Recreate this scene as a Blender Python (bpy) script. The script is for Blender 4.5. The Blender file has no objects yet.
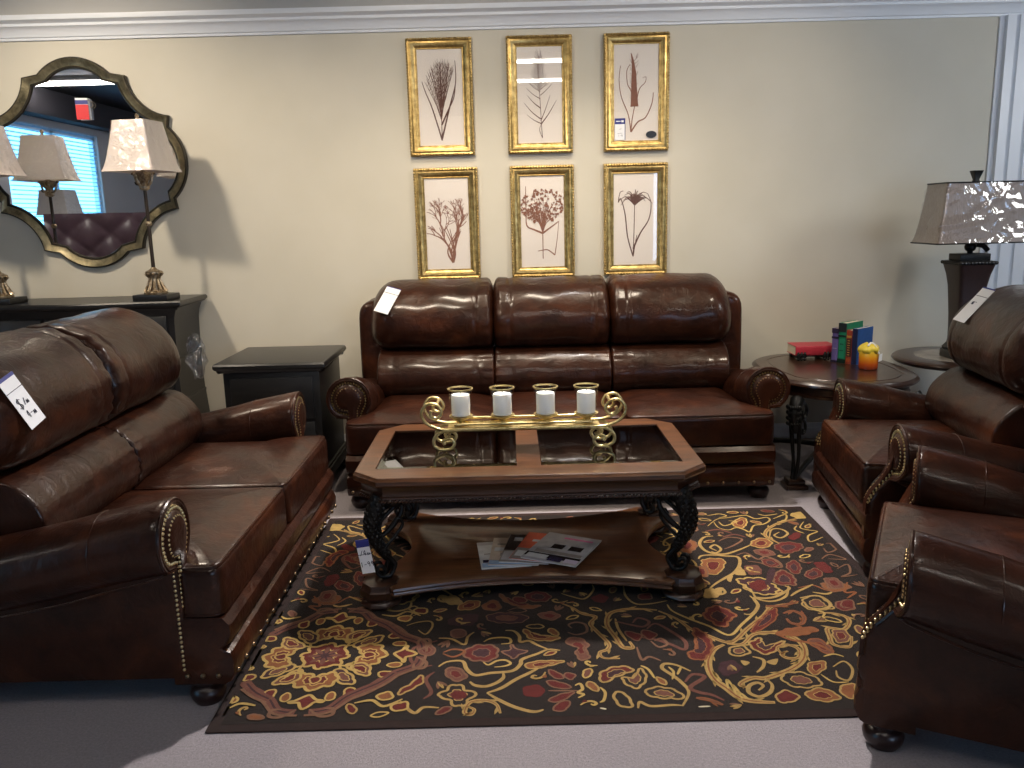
import bpy, bmesh, math, random
from mathutils import Vector, Matrix
from math import sin, cos, pi, radians, sqrt, exp
random.seed(11)
SC = bpy.context.scene
COL = SC.collection

# ------------------------------------------------------------------ helpers
def crom(pts, n=6, closed=False):
    """Catmull-Rom through pts (any dimension)."""
    P = [tuple(p) for p in pts]; N = len(P); out = []
    segs = N if closed else N - 1
    for i in range(segs):
        if closed:
            a, b, c, d = P[(i-1) % N], P[i], P[(i+1) % N], P[(i+2) % N]
        else:
            a, b, c, d = P[max(i-1, 0)], P[i], P[i+1], P[min(i+2, N-1)]
        for k in range(n):
            t = k / n; t2 = t*t; t3 = t2*t
            out.append(tuple(.5*((2*b[j]) + (-a[j]+c[j])*t + (2*a[j]-5*b[j]+4*c[j]-d[j])*t2 + (-a[j]+3*b[j]-3*c[j]+d[j])*t3) for j in range(len(b))))
    if not closed: out.append(P[-1])
    return out

def round_poly(pts, r, seg=4):
    """2D closed polygon with filleted corners; r a number or one per corner."""
    N = len(pts); out = []
    for i in range(N):
        p = Vector(pts[i]); a = Vector(pts[i-1]); b = Vector(pts[(i+1) % N])
        ri = r[i] if isinstance(r, (list, tuple)) else r
        u = (a-p); v = (b-p); lu = u.length; lv = v.length
        if ri <= 1e-6 or lu < 1e-6 or lv < 1e-6:
            out.append(tuple(p)); continue
        u /= lu; v /= lv
        d = min(ri, lu*.48, lv*.48)
        for k in range(seg+1):
            t = k/seg
            q = (p+u*d)*(1-t)**2 + p*2*t*(1-t) + (p+v*d)*t**2
            out.append((q.x, q.y))
    return out

def area2(pts):
    return sum(pts[i-1][0]*pts[i][1]-pts[i][0]*pts[i-1][1] for i in range(len(pts)))/2

def inset(pts, d):
    """move a CCW polygon inward by d."""
    N = len(pts); out = []
    for i in range(N):
        p = Vector(pts[i]); a = Vector(pts[i-1]); b = Vector(pts[(i+1) % N])
        e1 = p-a; e2 = b-p
        if e1.length < 1e-9: e1 = e2.copy()
        if e2.length < 1e-9: e2 = e1.copy()
        e1.normalize(); e2.normalize()
        n1 = Vector((-e1.y, e1.x)); n2 = Vector((-e2.y, e2.x))
        m = n1+n2
        if m.length < 1e-6: m = n1.copy()
        m.normalize()
        out.append(tuple(p + m*(d/max(.5, m.dot(n1)))))
    return out

class MB:
    """collects geometry for ONE mesh object."""
    def __init__(s): s.v = []; s.f = []; s.mi = []; s.mat = 0; s.m = None
    def add(s, vs, fs):
        o = len(s.v)
        if s.m is not None: vs = [tuple(s.m @ Vector(p)) for p in vs]
        s.v += [tuple(p) for p in vs]
        for f in fs: s.f.append(tuple(i+o for i in f)); s.mi.append(s.mat)
        return s
    def box(s, x0, x1, y0, y1, z0, z1, b=0.0):
        if b > 0:
            return s.slab([(x0, y0), (x1, y0), (x1, y1), (x0, y1)], z0, z1, b, 2, corner=b)
        vs = [(x, y, z) for z in (z0, z1) for x, y in ((x0, y0), (x1, y0), (x1, y1), (x0, y1))]
        return s.add(vs, [(3, 2, 1, 0), (4, 5, 6, 7), (0, 1, 5, 4), (1, 2, 6, 5), (2, 3, 7, 6), (3, 0, 4, 7)])
    def loft(s, rings, closed=True, caps=True, loop=False):
        n = len(rings[0]); vs = [p for r in rings for p in r]; fs = []
        R = len(rings)
        for i in range(R if loop else R-1):
            for j in range(n if closed else n-1):
                a = i*n+j; b = i*n+(j+1) % n; c = ((i+1) % R)*n+(j+1) % n; d = ((i+1) % R)*n+j
                fs.append((a, b, c, d))
        if caps and not loop:
            fs.append(tuple(range(n-1, -1, -1))); fs.append(tuple((R-1)*n+k for k in range(n)))
        return s.add(vs, fs)
    def slab(s, out, z0, z1, r=0.0, seg=2, corner=0.0, crown=0.0, rings=0, rbot=None):
        """extrude a CCW outline from z0 to z1 with rounded edges and a crowned top."""
        if area2(out) < 0: out = out[::-1]
        if corner > 0: out = round_poly(out, corner, 3)
        rb = r if rbot is None else rbot
        R = []
        for k in range(seg+1):
            a = pi/2*k/seg if seg else pi/2
            R.append([(x, y, z0+rb*(1-cos(a))) for x, y in inset(out, rb*(1-sin(a)))])
        for k in range(seg+1):
            a = pi/2*k/seg if seg else 0
            R.append([(x, y, z1-r*(1-cos(pi/2-a)) if seg else z1) for x, y in inset(out, r*(1-sin(pi/2-a)))])
        if rings:
            top = R[-1]; cx = sum(p[0] for p in top)/len(top); cy = sum(p[1] for p in top)/len(top)
            for k in range(1, rings+1):
                t = 1-k/(rings+.3)
                R.append([(cx+(x-cx)*t, cy+(y-cy)*t, z1+crown*(1-t**2.6)) for x, y, z in top])
        return s.loft(R)
    def plate(s, out, y0, y1, r=0.0, seg=2, corner=0.0, crown=0.0, rings=0):
        """outline in x,z extruded along -y: front face at y0 (smaller y), back at y1."""
        k = MB(); k.slab(out, 0, y1-y0, r, seg, corner, crown, rings, rbot=0.0)
        vs = [(x, y1-z, y) for x, y, z in k.v]
        return s.add(vs, k.f)
    def tube(s, pts, r, n=8, closed=False, caps=True, flat=1.0, up=None):
        P = [Vector(p) for p in pts]; N = len(P)
        T = []
        for i in range(N):
            a = P[i-1] if (i > 0 or closed) else P[i]; b = P[(i+1) % N] if (i < N-1 or closed) else P[i]
            t = b-a
            T.append(t.normalized() if t.length > 1e-9 else Vector((0, 0, 1)))
        nrm = None; rings = []
        for i in range(N):
            if up is not None: nrm = Vector(up)-T[i]*Vector(up).dot(T[i])
            elif nrm is None: nrm = T[i].orthogonal()
            else: nrm = nrm-T[i]*nrm.dot(T[i])
            if nrm.length < 1e-6: nrm = T[i].orthogonal()
            nrm.normalize(); bi = T[i].cross(nrm)
            ri = r[i] if isinstance(r, (list, tuple)) else r
            rings.append([tuple(P[i]+nrm*(cos(2*pi*k/n)*ri)+bi*(sin(2*pi*k/n)*ri*flat)) for k in range(n)])
        return s.loft(rings, True, caps, loop=closed)
    def lathe(s, prof, n=24, c=(0, 0, 0), caps=True):
        return s.loft([[(c[0]+r*cos(2*pi*k/n), c[1]+r*sin(2*pi*k/n), c[2]+z) for k in range(n)] for r, z in prof], True, caps)
    def ball(s, c, r, n=8, m=5, sc=(1, 1, 1)):
        return s.loft([[(c[0]+sc[0]*r*sin(pi*i/m)*cos(2*pi*k/n), c[1]+sc[1]*r*sin(pi*i/m)*sin(2*pi*k/n), c[2]-sc[2]*r*cos(pi*i/m)) for k in range(n)]
                       for i in ([.12]+list(range(1, m))+[m-.12])])
    def ribbon(s, pts, w, z):
        """flat strip in x,y at height z; w number or list."""
        P = [Vector(p[:2]) for p in pts]; N = len(P); L = []; Rr = []
        for i in range(N):
            t = P[min(i+1, N-1)]-P[max(i-1, 0)]
            if t.length < 1e-9: t = Vector((1, 0))
            t.normalize(); nn = Vector((-t.y, t.x)); wi = (w[i] if isinstance(w, list) else w)/2
            L.append((*(P[i]+nn*wi), z)); Rr.append((*(P[i]-nn*wi), z))
        vs = L+Rr
        return s.add(vs, [(N+i, N+i+1, i+1, i) for i in range(N-1)])
    def build(s, name, mats, parent=None, smooth=40, loc=None, recalc=True):
        me = bpy.data.meshes.new(name)
        me.from_pydata(s.v, [], s.f)
        if not isinstance(mats, (list, tuple)): mats = [mats]
        for m in mats: me.materials.append(m)
        for p, i in zip(me.polygons, s.mi): p.material_index = i
        if recalc:
            bm = bmesh.new(); bm.from_mesh(me)
            bmesh.ops.recalc_face_normals(bm, faces=bm.faces)
            bm.to_mesh(me); bm.free()
        if smooth:
            me.polygons.foreach_set('use_smooth', [True]*len(me.polygons))
            me.set_sharp_from_angle(angle=radians(smooth))
        me.update()
        o = bpy.data.objects.new(name, me); COL.objects.link(o)
        if parent is not None: o.parent = parent
        if loc is not None: o.location = loc
        return o

def tag(o, label, cat, group=None):
    o['label'] = label; o['category'] = cat
    if group: o['group'] = group
    return o
def thing(name, label, cat, loc=(0, 0, 0), rz=0.0, group=None):
    o = bpy.data.objects.new(name, None); COL.objects.link(o)
    o.empty_display_size = .1
    o.location = loc; o.rotation_euler = (0, 0, radians(rz))
    return tag(o, label, cat, group)
def structure(o): o['kind'] = 'structure'; return o
def copy_tree(o, parent=None):
    c = o.copy(); COL.objects.link(c)
    if parent is not None: c.parent = parent
    for ch in list(o.children): copy_tree(ch, c)
    return c

# ------------------------------------------------------------------ materials
def lin(r, g, b):
    f = lambda c: (c/255/12.92) if c/255 <= .04045 else ((c/255+.055)/1.055)**2.4
    return (f(r), f(g), f(b), 1)
class N:
    def __init__(s, name):
        s.m = bpy.data.materials.new(name); s.m.use_nodes = True
        s.t = s.m.node_tree; s.n = s.t.nodes; s.l = s.t.links
        s.b = s.n['Principled BSDF']; s.out = s.n['Material Output']
    def new(s, t, **k):
        n = s.n.new(t)
        for a, v in k.items(): setattr(n, a, v)
        return n
    def coord(s, scale=(1, 1, 1), kind='Object', rot=(0, 0, 0)):
        tc = s.new('ShaderNodeTexCoord'); mp = s.new('ShaderNodeMapping')
        mp.inputs['Scale'].default_value = scale; mp.inputs['Rotation'].default_value = rot
        s.l.new(tc.outputs[kind], mp.inputs['Vector']); return mp.outputs['Vector']
    def noise(s, scale, detail=4, rough=.55, vec=None, dist=0):
        n = s.new('ShaderNodeTexNoise'); n.inputs['Scale'].default_value = scale
        n.inputs['Detail'].default_value = detail; n.inputs['Roughness'].default_value = rough
        n.inputs['Distortion'].default_value = dist
        if vec is not None: s.l.new(vec, n.inputs['Vector'])
        return n.outputs['Fac']
    def voro(s, scale, vec=None, feature='F1'):
        n = s.new('ShaderNodeTexVoronoi'); n.feature = feature; n.inputs['Scale'].default_value = scale
        if vec is not None: s.l.new(vec, n.inputs['Vector'])
        return n.outputs['Distance']
    def ramp(s, fac, stops):
        n = s.new('ShaderNodeValToRGB'); e = n.color_ramp.elements
        while len(e) < len(stops): e.new(.5)
        for el, (p, c) in zip(e, stops): el.position = p; el.color = c
        s.l.new(fac, n.inputs['Fac']); return n.outputs['Color']
    def mix(s, fac, a, b):
        n = s.new('ShaderNodeMix'); n.data_type = 'RGBA'
        if hasattr(fac, 'is_linked'): s.l.new(fac, n.inputs[0])
        else: n.inputs[0].default_value = fac
        for v, i in ((a, 6), (b, 7)):
            if hasattr(v, 'is_linked'): s.l.new(v, n.inputs[i])
            else: n.inputs[i].default_value = v
        return n.outputs[2]
    def maprange(s, v, a, b, c, d):
        n = s.new('ShaderNodeMapRange'); n.inputs[1].default_value = a; n.inputs[2].default_value = b
        n.inputs[3].default_value = c; n.inputs[4].default_value = d
        s.l.new(v, n.inputs[0]); return n.outputs[0]
    def bump(s, h, strength=.2, dist=.01, prev=None):
        n = s.new('ShaderNodeBump'); n.inputs['Strength'].default_value = strength; n.inputs['Distance'].default_value = dist
        s.l.new(h, n.inputs['Height'])
        if prev is not None: s.l.new(prev, n.inputs['Normal'])
        s.l.new(n.outputs['Normal'], s.b.inputs['Normal']); return n.outputs['Normal']
    def set(s, **k):
        for a, v in k.items():
            i = s.b.inputs[a.replace('_', ' ')]
            if hasattr(v, 'is_linked'): s.l.new(v, i)
            else: i.default_value = v
        return s
def plain(name, rgb, rough=.5, metal=0.0, var=.0, scale=20, **k):
    m = N(name); c = lin(*rgb)
    if var:
        f = m.noise(scale, 5, .6, m.coord())
        d = tuple(x*(1-var) for x in c[:3])+(1,); e = tuple(min(1, x*(1+var)) for x in c[:3])+(1,)
        m.set(Base_Color=m.ramp(f, [(.3, d), (.7, e)]))
    else: m.set(Base_Color=c)
    m.set(Roughness=rough, Metallic=metal, **k)
    return m.m
def thin_glass(name, tint=(1, 1, 1, 1), rough=0.0, ior=1.5, bump=None):
    m = N(name); m.n.remove(m.b)
    tr = m.new('ShaderNodeBsdfTransparent'); tr.inputs['Color'].default_value = tint
    gl = m.new('ShaderNodeBsdfGlossy'); gl.inputs['Roughness'].default_value = rough
    gl.inputs['Color'].default_value = (1, 1, 1, 1)
    fr = m.new('ShaderNodeFresnel'); ge = m.new('ShaderNodeNewGeometry')
    mr = m.maprange(ge.outputs['Backfacing'], 0, 1, ior, 1/ior); m.l.new(mr, fr.inputs['IOR'])   # same reflectance on both faces of a thin pane
    mx = m.new('ShaderNodeMixShader')
    m.l.new(fr.outputs[0], mx.inputs[0]); m.l.new(tr.outputs[0], mx.inputs[1]); m.l.new(gl.outputs[0], mx.inputs[2])
    if bump:
        h = m.noise(bump[0], 3, .5, m.coord(), 1.0)
        b = m.new('ShaderNodeBump'); b.inputs['Strength'].default_value = bump[1]; b.inputs['Distance'].default_value = .01
        m.l.new(h, b.inputs['Height']); m.l.new(b.outputs[0], gl.inputs['Normal']); m.l.new(b.outputs[0], fr.inputs['Normal'])
    m.l.new(mx.outputs[0], m.out.inputs['Surface'])
    return m.m
def emit(name, rgb, st):
    m = N(name); m.n.remove(m.b)
    e = m.new('ShaderNodeEmission'); e.inputs['Color'].default_value = lin(*rgb); e.inputs['Strength'].default_value = st
    m.l.new(e.outputs[0], m.out.inputs['Surface']); return m.m

def make_leather():
    m = N('brown leather')
    v = m.coord()
    big = m.noise(3.2, 5, .6, v, .6); mid = m.noise(11, 5, .65, v, .3)
    c1 = m.ramp(big, [(.30, lin(22, 10, 7)), (.52, lin(40, 19, 12)), (.74, lin(88, 45, 22))])
    c2 = m.ramp(mid, [(.3, lin(22, 10, 8)), (.7, lin(68, 34, 19))])
    m.set(Base_Color=m.mix(.40, c1, c2))
    m.set(Roughness=m.maprange(mid, .3, .7, .30, .40), Specular_IOR_Level=.18, Specular_Tint=(1, .86, .74, 1))
    m.set(Coat_Weight=.40, Coat_Roughness=.17, Coat_IOR=1.42)
    grain = m.voro(260, v); soft = m.noise(16, 4, .6, v, .8)
    b = m.bump(soft, .30, .02)
    m.bump(grain, .10, .0015, b)
    return m.m
LEATHER = make_leather()
def make_wood(name, dark, light, scale=(1.2, 14, 14), rough=.28, coat=.3):
    m = N(name); v = m.coord(scale)
    f = m.noise(3, 6, .6, v, 1.2)
    m.set(Base_Color=m.ramp(f, [(.28, lin(*dark)), (.72, lin(*light))]), Roughness=rough, Coat_Weight=coat, Coat_Roughness=.15)
    m.bump(f, .05, .003); return m.m
WOOD = make_wood('walnut stained wood', (46, 27, 16), (100, 62, 36))
WOOD_DARK = make_wood('dark walnut wood', (30, 18, 13), (68, 42, 29))
BLACKWOOD = make_wood('black painted wood', (17, 17, 19), (31, 30, 30), rough=.38, coat=.15)
FOOTWOOD = plain('dark turned wood', (34, 16, 14), .3, var=.2)
IRON = plain('black bronze iron', (30, 29, 28), .38, .55, var=.3, scale=40)
BRASSNAIL = plain('aged brass nail', (196, 170, 120), .3, 1.0)
def make_gold(name, dark, light, rough=.3, sc=30):
    m = N(name); f = m.noise(sc, 5, .65, m.coord(), .4)
    m.set(Base_Color=m.ramp(f, [(.32, lin(*dark)), (.66, lin(*light))]), Metallic=.92, Roughness=rough)
    m.bump(f, .12, .002); return m.m
GOLD = make_gold('gilt frame gold', (142, 116, 68), (206, 178, 116), .36)
GOLDEDGE = make_gold('antique gilt edge', (112, 86, 46), (216, 186, 122), .36, 90)
BRASS = make_gold('brushed brass scroll', (176, 154, 100), (228, 210, 154), .34)
PEWTER = make_gold('antique champagne silver', (96, 90, 70), (170, 158, 126), .36, 16)
PEWTERDARK = plain('dark bronze edge', (58, 53, 44), .4, .8, var=.2)
SILVERLEAF = make_gold('worn silver and gold leaf', (120, 96, 66), (208, 192, 166), .4, 60)
WHITECARD = plain('white card', (240, 240, 242), .5)
BLUEINK = plain('blue print', (44, 52, 130), .5)
INK = plain('pen ink', (40, 40, 60), .6)
REDCARD = plain('red card', (214, 30, 40), .45)
BLACKPLASTIC = plain('black plastic', (18, 18, 20), .35)
GLASS = thin_glass('clear picture glass', (.985, .985, .985, 1))
CUPGLASS = thin_glass('clear cup glass', (.93, .93, .91, 1), 0, 1.40)
WRAP = thin_glass('crinkled clear wrap', (.97, .97, .98, 1), .10, 2.0, (22, .9))
# ------------------------------------------------------------------ room shell
WALL_Y = 4.985
m = N('cream wall paint'); f = m.noise(2.2, 3, .5, m.coord()); g = m.noise(160, 3, .5, m.coord())
m.set(Base_Color=m.ramp(f, [(.3, lin(198, 192, 176)), (.7, lin(205, 199, 184))]), Roughness=.7); m.bump(g, .04, .002)
WALLPAINT = m.m
m = N('grey white trim paint'); m.set(Base_Color=lin(228, 231, 236), Roughness=.4); TRIM = m.m
m = N('soffit paint'); m.set(Base_Color=lin(186, 184, 180), Roughness=.7); SOFFIT = m.m
m = N('grey loop carpet'); v = m.coord()
a = m.noise(900, 2, .7, v); b = m.noise(130, 4, .7, v); c = m.noise(2.0, 3, .5, v)
base = m.ramp(a, [(.25, lin(120, 113, 116)), (.75, lin(192, 184, 188))])
base = m.mix(.45, base, m.ramp(b, [(.3, lin(120, 112, 114)), (.7, lin(182, 172, 174))]))
base = m.mix(.15, base, m.ramp(c, [(.3, lin(120, 112, 116)), (.7, lin(172, 162, 162))]))
m.set(Base_Color=base, Roughness=.95, Specular_IOR_Level=.1); m.bump(a, .6, .006, m.bump(b, .5, .01)); CARPET = m.m
m = N('dark open ceiling'); m.set(Base_Color=lin(58, 56, 62), Roughness=.8); DARKCEIL = m.m
m = N('white store wall'); m.set(Base_Color=lin(214, 212, 212), Roughness=.7); STOREWALL = m.m

XL, XR, YB, ZC = -5.6, 5.2, -4.6, 3.05
b = MB(); b.box(XL-.1, XR+.1, YB-.1, WALL_Y+.25, -.1, 0); structure(b.build('floor', CARPET))
b = MB(); b.box(XL-.1, XR+.1, YB-.1, WALL_Y+.25, ZC, ZC+.1); structure(b.build('ceiling', DARKCEIL))
b = MB(); b.box(XL, XR, WALL_Y, WALL_Y+.15, 0, 2.50); structure(b.build('wall_back', WALLPAINT))
b = MB(); b.box(XL, XR, WALL_Y-.03, WALL_Y+.15, 2.50, ZC); structure(b.build('trim_4', SOFFIT))
def wall_with_hole(name, axis, pos, thick, a0, a1, holes, z1):
    """wall along an axis with rectangular openings (u0,u1,z0,z1)."""
    b = MB(); us = sorted({a0, a1, *[h[0] for h in holes], *[h[1] for h in holes]})
    for u0, u1 in zip(us, us[1:]):
        zs = [(0, z1)]
        for h in holes:
            if h[0] <= u0+1e-6 and h[1] >= u1-1e-6: zs = [(0, h[2]), (h[3], z1)]
        for z0, zz in zs:
            if zz-z0 < 1e-4: continue
            if axis == 'x': b.box(u0, u1, pos, pos+thick, z0, zz)
            else: b.box(pos, pos+thick, u0, u1, z0, zz)
    return structure(b.build(name, STOREWALL))
LW = (-1.9, .3, .25, 2.60); RW = (2.45, 5.0, .5, 2.6)
wall_with_hole('wall_left', 'y', XL-.15, .15, YB, WALL_Y, [LW], ZC)
wall_with_hole('wall_front', 'x', YB-.15, .15, XL-.15, XR+.15, [RW], ZC)
b = MB(); b.box(XR, XR+.15, YB, WALL_Y, 0, ZC); structure(b.build('wall_right', STOREWALL))
b = MB(); b.box(XL, 2.8, WALL_Y-.016, WALL_Y, 0, .096, .004); b.box(XL, 2.8, WALL_Y-.022, WALL_Y, 0, .07, .004)
structure(b.build('baseboard_back', TRIM))
# crown moulding: profile (distance out of the wall, z) swept along x
prof = [(0, 2.428), (.012, 2.428), (.014, 2.44), (.022, 2.444), (.026, 2.455), (.034, 2.475), (.05, 2.492), (.056, 2.494), (.058, 2.508), (.07, 2.516), (.086, 2.522), (.088, 2.535), (.088, 2.548), (0, 2.548)]
b = MB(); b.loft([[(x, WALL_Y-d, z) for d, z in prof] for x in (XL, XR)]); structure(b.build('trim_1', TRIM, smooth=30))
# fluted pilaster on the right
pp = [(2.80, WALL_Y), (2.80, WALL_Y-.012), (2.822, WALL_Y-.02), (2.826, WALL_Y-.045), (2.862, WALL_Y-.045)]
for k in range(5):
    x0 = 2.874+k*.085
    pp += [(x0, WALL_Y-.045), (x0+.004, WALL_Y-.03), (x0+.012, WALL_Y-.024), (x0+.020, WALL_Y-.03), (x0+.024, WALL_Y-.045), (x0+.07, WALL_Y-.045)]
pp += [(3.32, WALL_Y-.045), (3.34, WALL_Y-.012), (3.36, WALL_Y)]
b = MB(); b.loft([[(x, y, z) for x, y in pp] for z in (.0, 2.43)]); structure(b.build('trim_2', TRIM, smooth=25))

# windows of the shop (behind and left of the viewpoint): daylight through blinds
m = N('translucent blind slat'); m.n.remove(m.b); tl = m.new('ShaderNodeBsdfTranslucent'); tl.inputs[0].default_value = lin(196, 226, 240); df = m.new('ShaderNodeBsdfDiffuse'); df.inputs[0].default_value = lin(170, 205, 225); mx = m.new('ShaderNodeMixShader'); mx.inputs[0].default_value = .25
m.l.new(tl.outputs[0], mx.inputs[1]); m.l.new(df.outputs[0], mx.inputs[2]); m.l.new(mx.outputs[0], m.out.inputs[0]); BLINDM = m.m
def window(name, axis, pos, hole, rgb, st):
    u0, u1, z0, z1 = hole
    b = MB(); t = .06
    def bx(a0, a1, c0, c1, d0, d1):
        if axis == 'y': b.box(d0, d1, a0, a1, c0, c1)
        else: b.box(a0, a1, d0, d1, c0, c1)
    d0, d1 = pos-.10, pos-.04
    bx(u0, u0+t, z0, z1, d0, d1); bx(u1-t, u1, z0, z1, d0, d1); bx(u0, u1, z0, z0+t, d0, d1); bx(u0, u1, z1-t, z1, d0, d1)
    k = max(1, round((u1-u0)/1.1))
    for i in range(1, k): c = u0+(u1-u0)*i/k; bx(c-.03, c+.03, z0, z1, d0, d1)
    w = structure(b.build(name, TRIM))
    b = MB()
    if axis == 'y': b.box(pos-.13, pos-.12, u0, u1, z0, z1)
    else: b.box(u0, u1, pos-.13, pos-.12, z0, z1)
    b.build('daylight_pane', emit(name+' daylight', rgb, st), w)
    # horizontal blind slats
    b = MB(); n = int((z1-z0)/.05)
    for i in range(n):
        z = z0+(i+.5)*(z1-z0)/n
        if axis == 'y': b.add([(pos-.03, u0+.05, z-.004), (pos-.005, u0+.05, z+.004), (pos-.005, u1-.05, z+.004), (pos-.03, u1-.05, z-.004), (pos-.03, u0+.05, z-.006), (pos-.005, u0+.05, z+.002), (pos-.005, u1-.05, z+.002), (pos-.03, u1-.05, z-.006)],
                              [(0, 1, 2, 3), (7, 6, 5, 4), (0, 3, 7, 4), (1, 5, 6, 2)])
    if n and axis == 'y': b.build('blind', BLINDM, w)
    return w
window('window_1', 'y', XL, LW, (120, 196, 240), 4.0)
window('window_2', 'x', YB, RW, (168, 196, 232), 6.5)
# dark bulkhead over the left window and a dark valance along the back of the shop
b = MB(); b.box(XL, XL+.22, YB, 2.6, 2.68, ZC-.06, .01); structure(b.build('trim_3', DARKCEIL))

# fluorescent strip lights along the shop ceiling (seen in the mirror and picture glass)
TUBE = emit('fluorescent tube', (255, 246, 236), 36)
HOUSING = plain('white enamel housing', (225, 225, 225), .4)
def strip(x, y, label):
    t = thing('strip_light', label, 'ceiling light', (x, y, ZC), 0, 'fluorescent strip lights')
    b = MB(); b.box(-.64, .64, -.06, .06, -.05, 0, .006); b.build('housing', HOUSING, t)
    for s in (-1, 1):
        b = MB(); b.m = Matrix.Translation((0, .03*s, -.075)) @ Matrix.Rotation(pi/2, 4, 'Y')
        b.lathe([(.006, -.615), (.0135, -.61), (.0135, .61), (.006, .615)], 10); b.build('lamp_tube', TUBE, t)
        for q in (-.615, .615):
            b = MB(); b.box(q-.012, q+.012, .03*s-.016, .03*s+.016, -.092, -.05); b.build('lamp_holder', HOUSING, t)
for x, y, l in ((-4.94, .08, 'white fluorescent strip light reflected at the top of the mirror'),
                (.35, .75, 'white fluorescent strip light reflected lower in the upper middle picture glass'),
                (.35, -.55, 'white fluorescent strip light reflected highest in the upper middle picture glass'),
                (2.4, .75, 'white fluorescent strip light on the ceiling over the right walkway'),
                (-1.9, .35, 'white fluorescent strip light on the ceiling over the left walkway')):
    strip(x, y, l)

def spot(x, y, z, tx, ty, tz, power, size, blend, rgb, rad=.09):
    l = bpy.data.lights.new('ceiling_or_fill_spot', 'SPOT'); l.energy = power; l.spot_size = radians(size); l.spot_blend = blend
    l.color = rgb; l.shadow_soft_size = rad
    o = bpy.data.objects.new('ceiling_or_fill_spot', l); COL.objects.link(o); o.location = (x, y, z)
    o.rotation_euler = (Vector((tx, ty, tz))-Vector((x, y, z))).to_track_quat('-Z', 'Y').to_euler()
WARM = (1, .86, .68)
spot(-2.6, 3.3, 2.95, -2.2, 4.9, 1.1, 150, 95, .8, WARM)
for sx in (-.40, .24, .86): spot(sx, 3.98, 2.95, sx, 4.42, .7, 58 if sx < .5 else 46, 84, .7, WARM)
spot(-.7, 3.0, 2.95, -.4, 4.7, 1.0, 75, 95, .8, WARM)
spot(1.9, 3.0, 2.95, .6, 4.7, .9, 85, 100, .9, (1, .86, .68))
spot(3.9, 2.9, 2.25, 1.9, 4.98, 1.3, 75, 100, 1.0, (.95, .98, 1), .35)  # cool fill added to brighten the right wall, set below the ceiling
spot(-3.2, 3.1, 2.95, -3.9, 1.6, .9, 70, 70, .7, (1, .9, .8))  # fill added to light the settee for its mirror reflection
spot(-2.0, 4.0, 2.95, -1.5, 2.7, .5, 85, 80, .8, (1, .86, .70))
spot(.55, 4.2, 2.95, .15, 2.35, 0, 560, 84, .8, (1, .95, .92))
w = bpy.data.worlds.new('World'); SC.world = w; w.use_nodes = True
w.node_tree.nodes['Background'].inputs[0].default_value = (.6, .7, .85, 1); w.node_tree.nodes['Background'].inputs[1].default_value = .3

# camera
cam = bpy.data.cameras.new('camera'); cam.sensor_width = 36; cam.lens = 830/1024*36
co = bpy.data.objects.new('camera', cam); COL.objects.link(co); SC.camera = co
co.matrix_world = Matrix.Translation((0, 0, 1.40)) @ Matrix.Rotation(radians(90-11.5), 4, 'X') @ Matrix.Rotation(radians(-1.45), 4, 'Z')
cam.clip_start = .05
vs = SC.view_settings; vs.view_transform = 'Standard'; vs.look = 'None'; vs.exposure = 0.18; vs.gamma = 1.0; vs.use_curve_mapping = False
try:
    SC.cycles.use_denoising = True; SC.cycles.max_bounces = 10; SC.cycles.transparent_max_bounces = 16
    SC.cycles.sample_clamp_indirect = 6
except Exception: pass
# ------------------------------------------------------------------ leather seating (front at y=0, faces -y)
def ss(t): t = max(0, min(1, t)); return t*t*(3-2*t)
def profile_cushion(prof, x0, x1, rL, rR, anchor, eL=2.6, eR=2.6, seams=(.16, .84), gath=(1, 1), wob=0.0, nx=56, npf=56, seed=0):
    """soft bolster: closed (y,z) profile swept along x with rounded ends, stitched seams and gathers."""
    rnd = random.Random(seed); ph = [rnd.uniform(0, 6.28) for _ in range(8)]
    P = crom(prof, max(3, npf//len(prof)), True); n = len(P)
    ya, za = anchor; xs = []
    for k in range(9): xs.append(x0+rL*(1-sin(pi/2*(1-k/9))))
    m0, m1 = x0+rL, x1-rR
    for k in range(nx+1): xs.append(m0+(m1-m0)*k/nx)
    for k in range(8, -1, -1): xs.append(x1-rR*(1-sin(pi/2*(1-k/9))))
    rings = []
    for x in xs:
        tL = max(0, 1-(x-x0)/rL); tR = max(0, 1-(x1-x)/rR)
        s = min((max(0.0, 1-tL**eL))**(1/eL), (max(0.0, 1-tR**eR))**(1/eR)); s = max(s, .03)
        u = (x-x0)/(x1-x0); ring = []
        for j, (y, z) in enumerate(P):
            a = P[j-1]; b = P[(j+1) % n]; ty, tz = b[0]-a[0], b[1]-a[1]; L = sqrt(ty*ty+tz*tz) or 1
            ny, nz = tz/L, -ty/L
            if area2(P) < 0: ny, nz = -ny, -nz
            d = 0
            for q in seams: d -= .006*exp(-((u-q)*(x1-x0)/.006)**2)
            v = j/n*2*pi
            dl = (x-x0); dr = (x1-x)
            d += gath[0]*.0055*sin(v*27+ph[0]+3*sin(v*5))*exp(-(dl/.07))*ss(dl/.012)
            d += gath[1]*.0055*sin(v*27+ph[1]+3*sin(v*4+1))*exp(-(dr/.07))*ss(dr/.012)
            d += wob*(.5*sin(9*x+ph[2]+2*sin(v+ph[3]))+.5*sin(17*x+3*v+ph[4])+.35*sin(31*x-5*v+ph[5]))
            yy = ya+(y-ya)*s+ny*d; zz = za+(z-za)*s+nz*d
            ring.append((x, yy, zz))
        rings.append(ring)
    return rings

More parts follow.
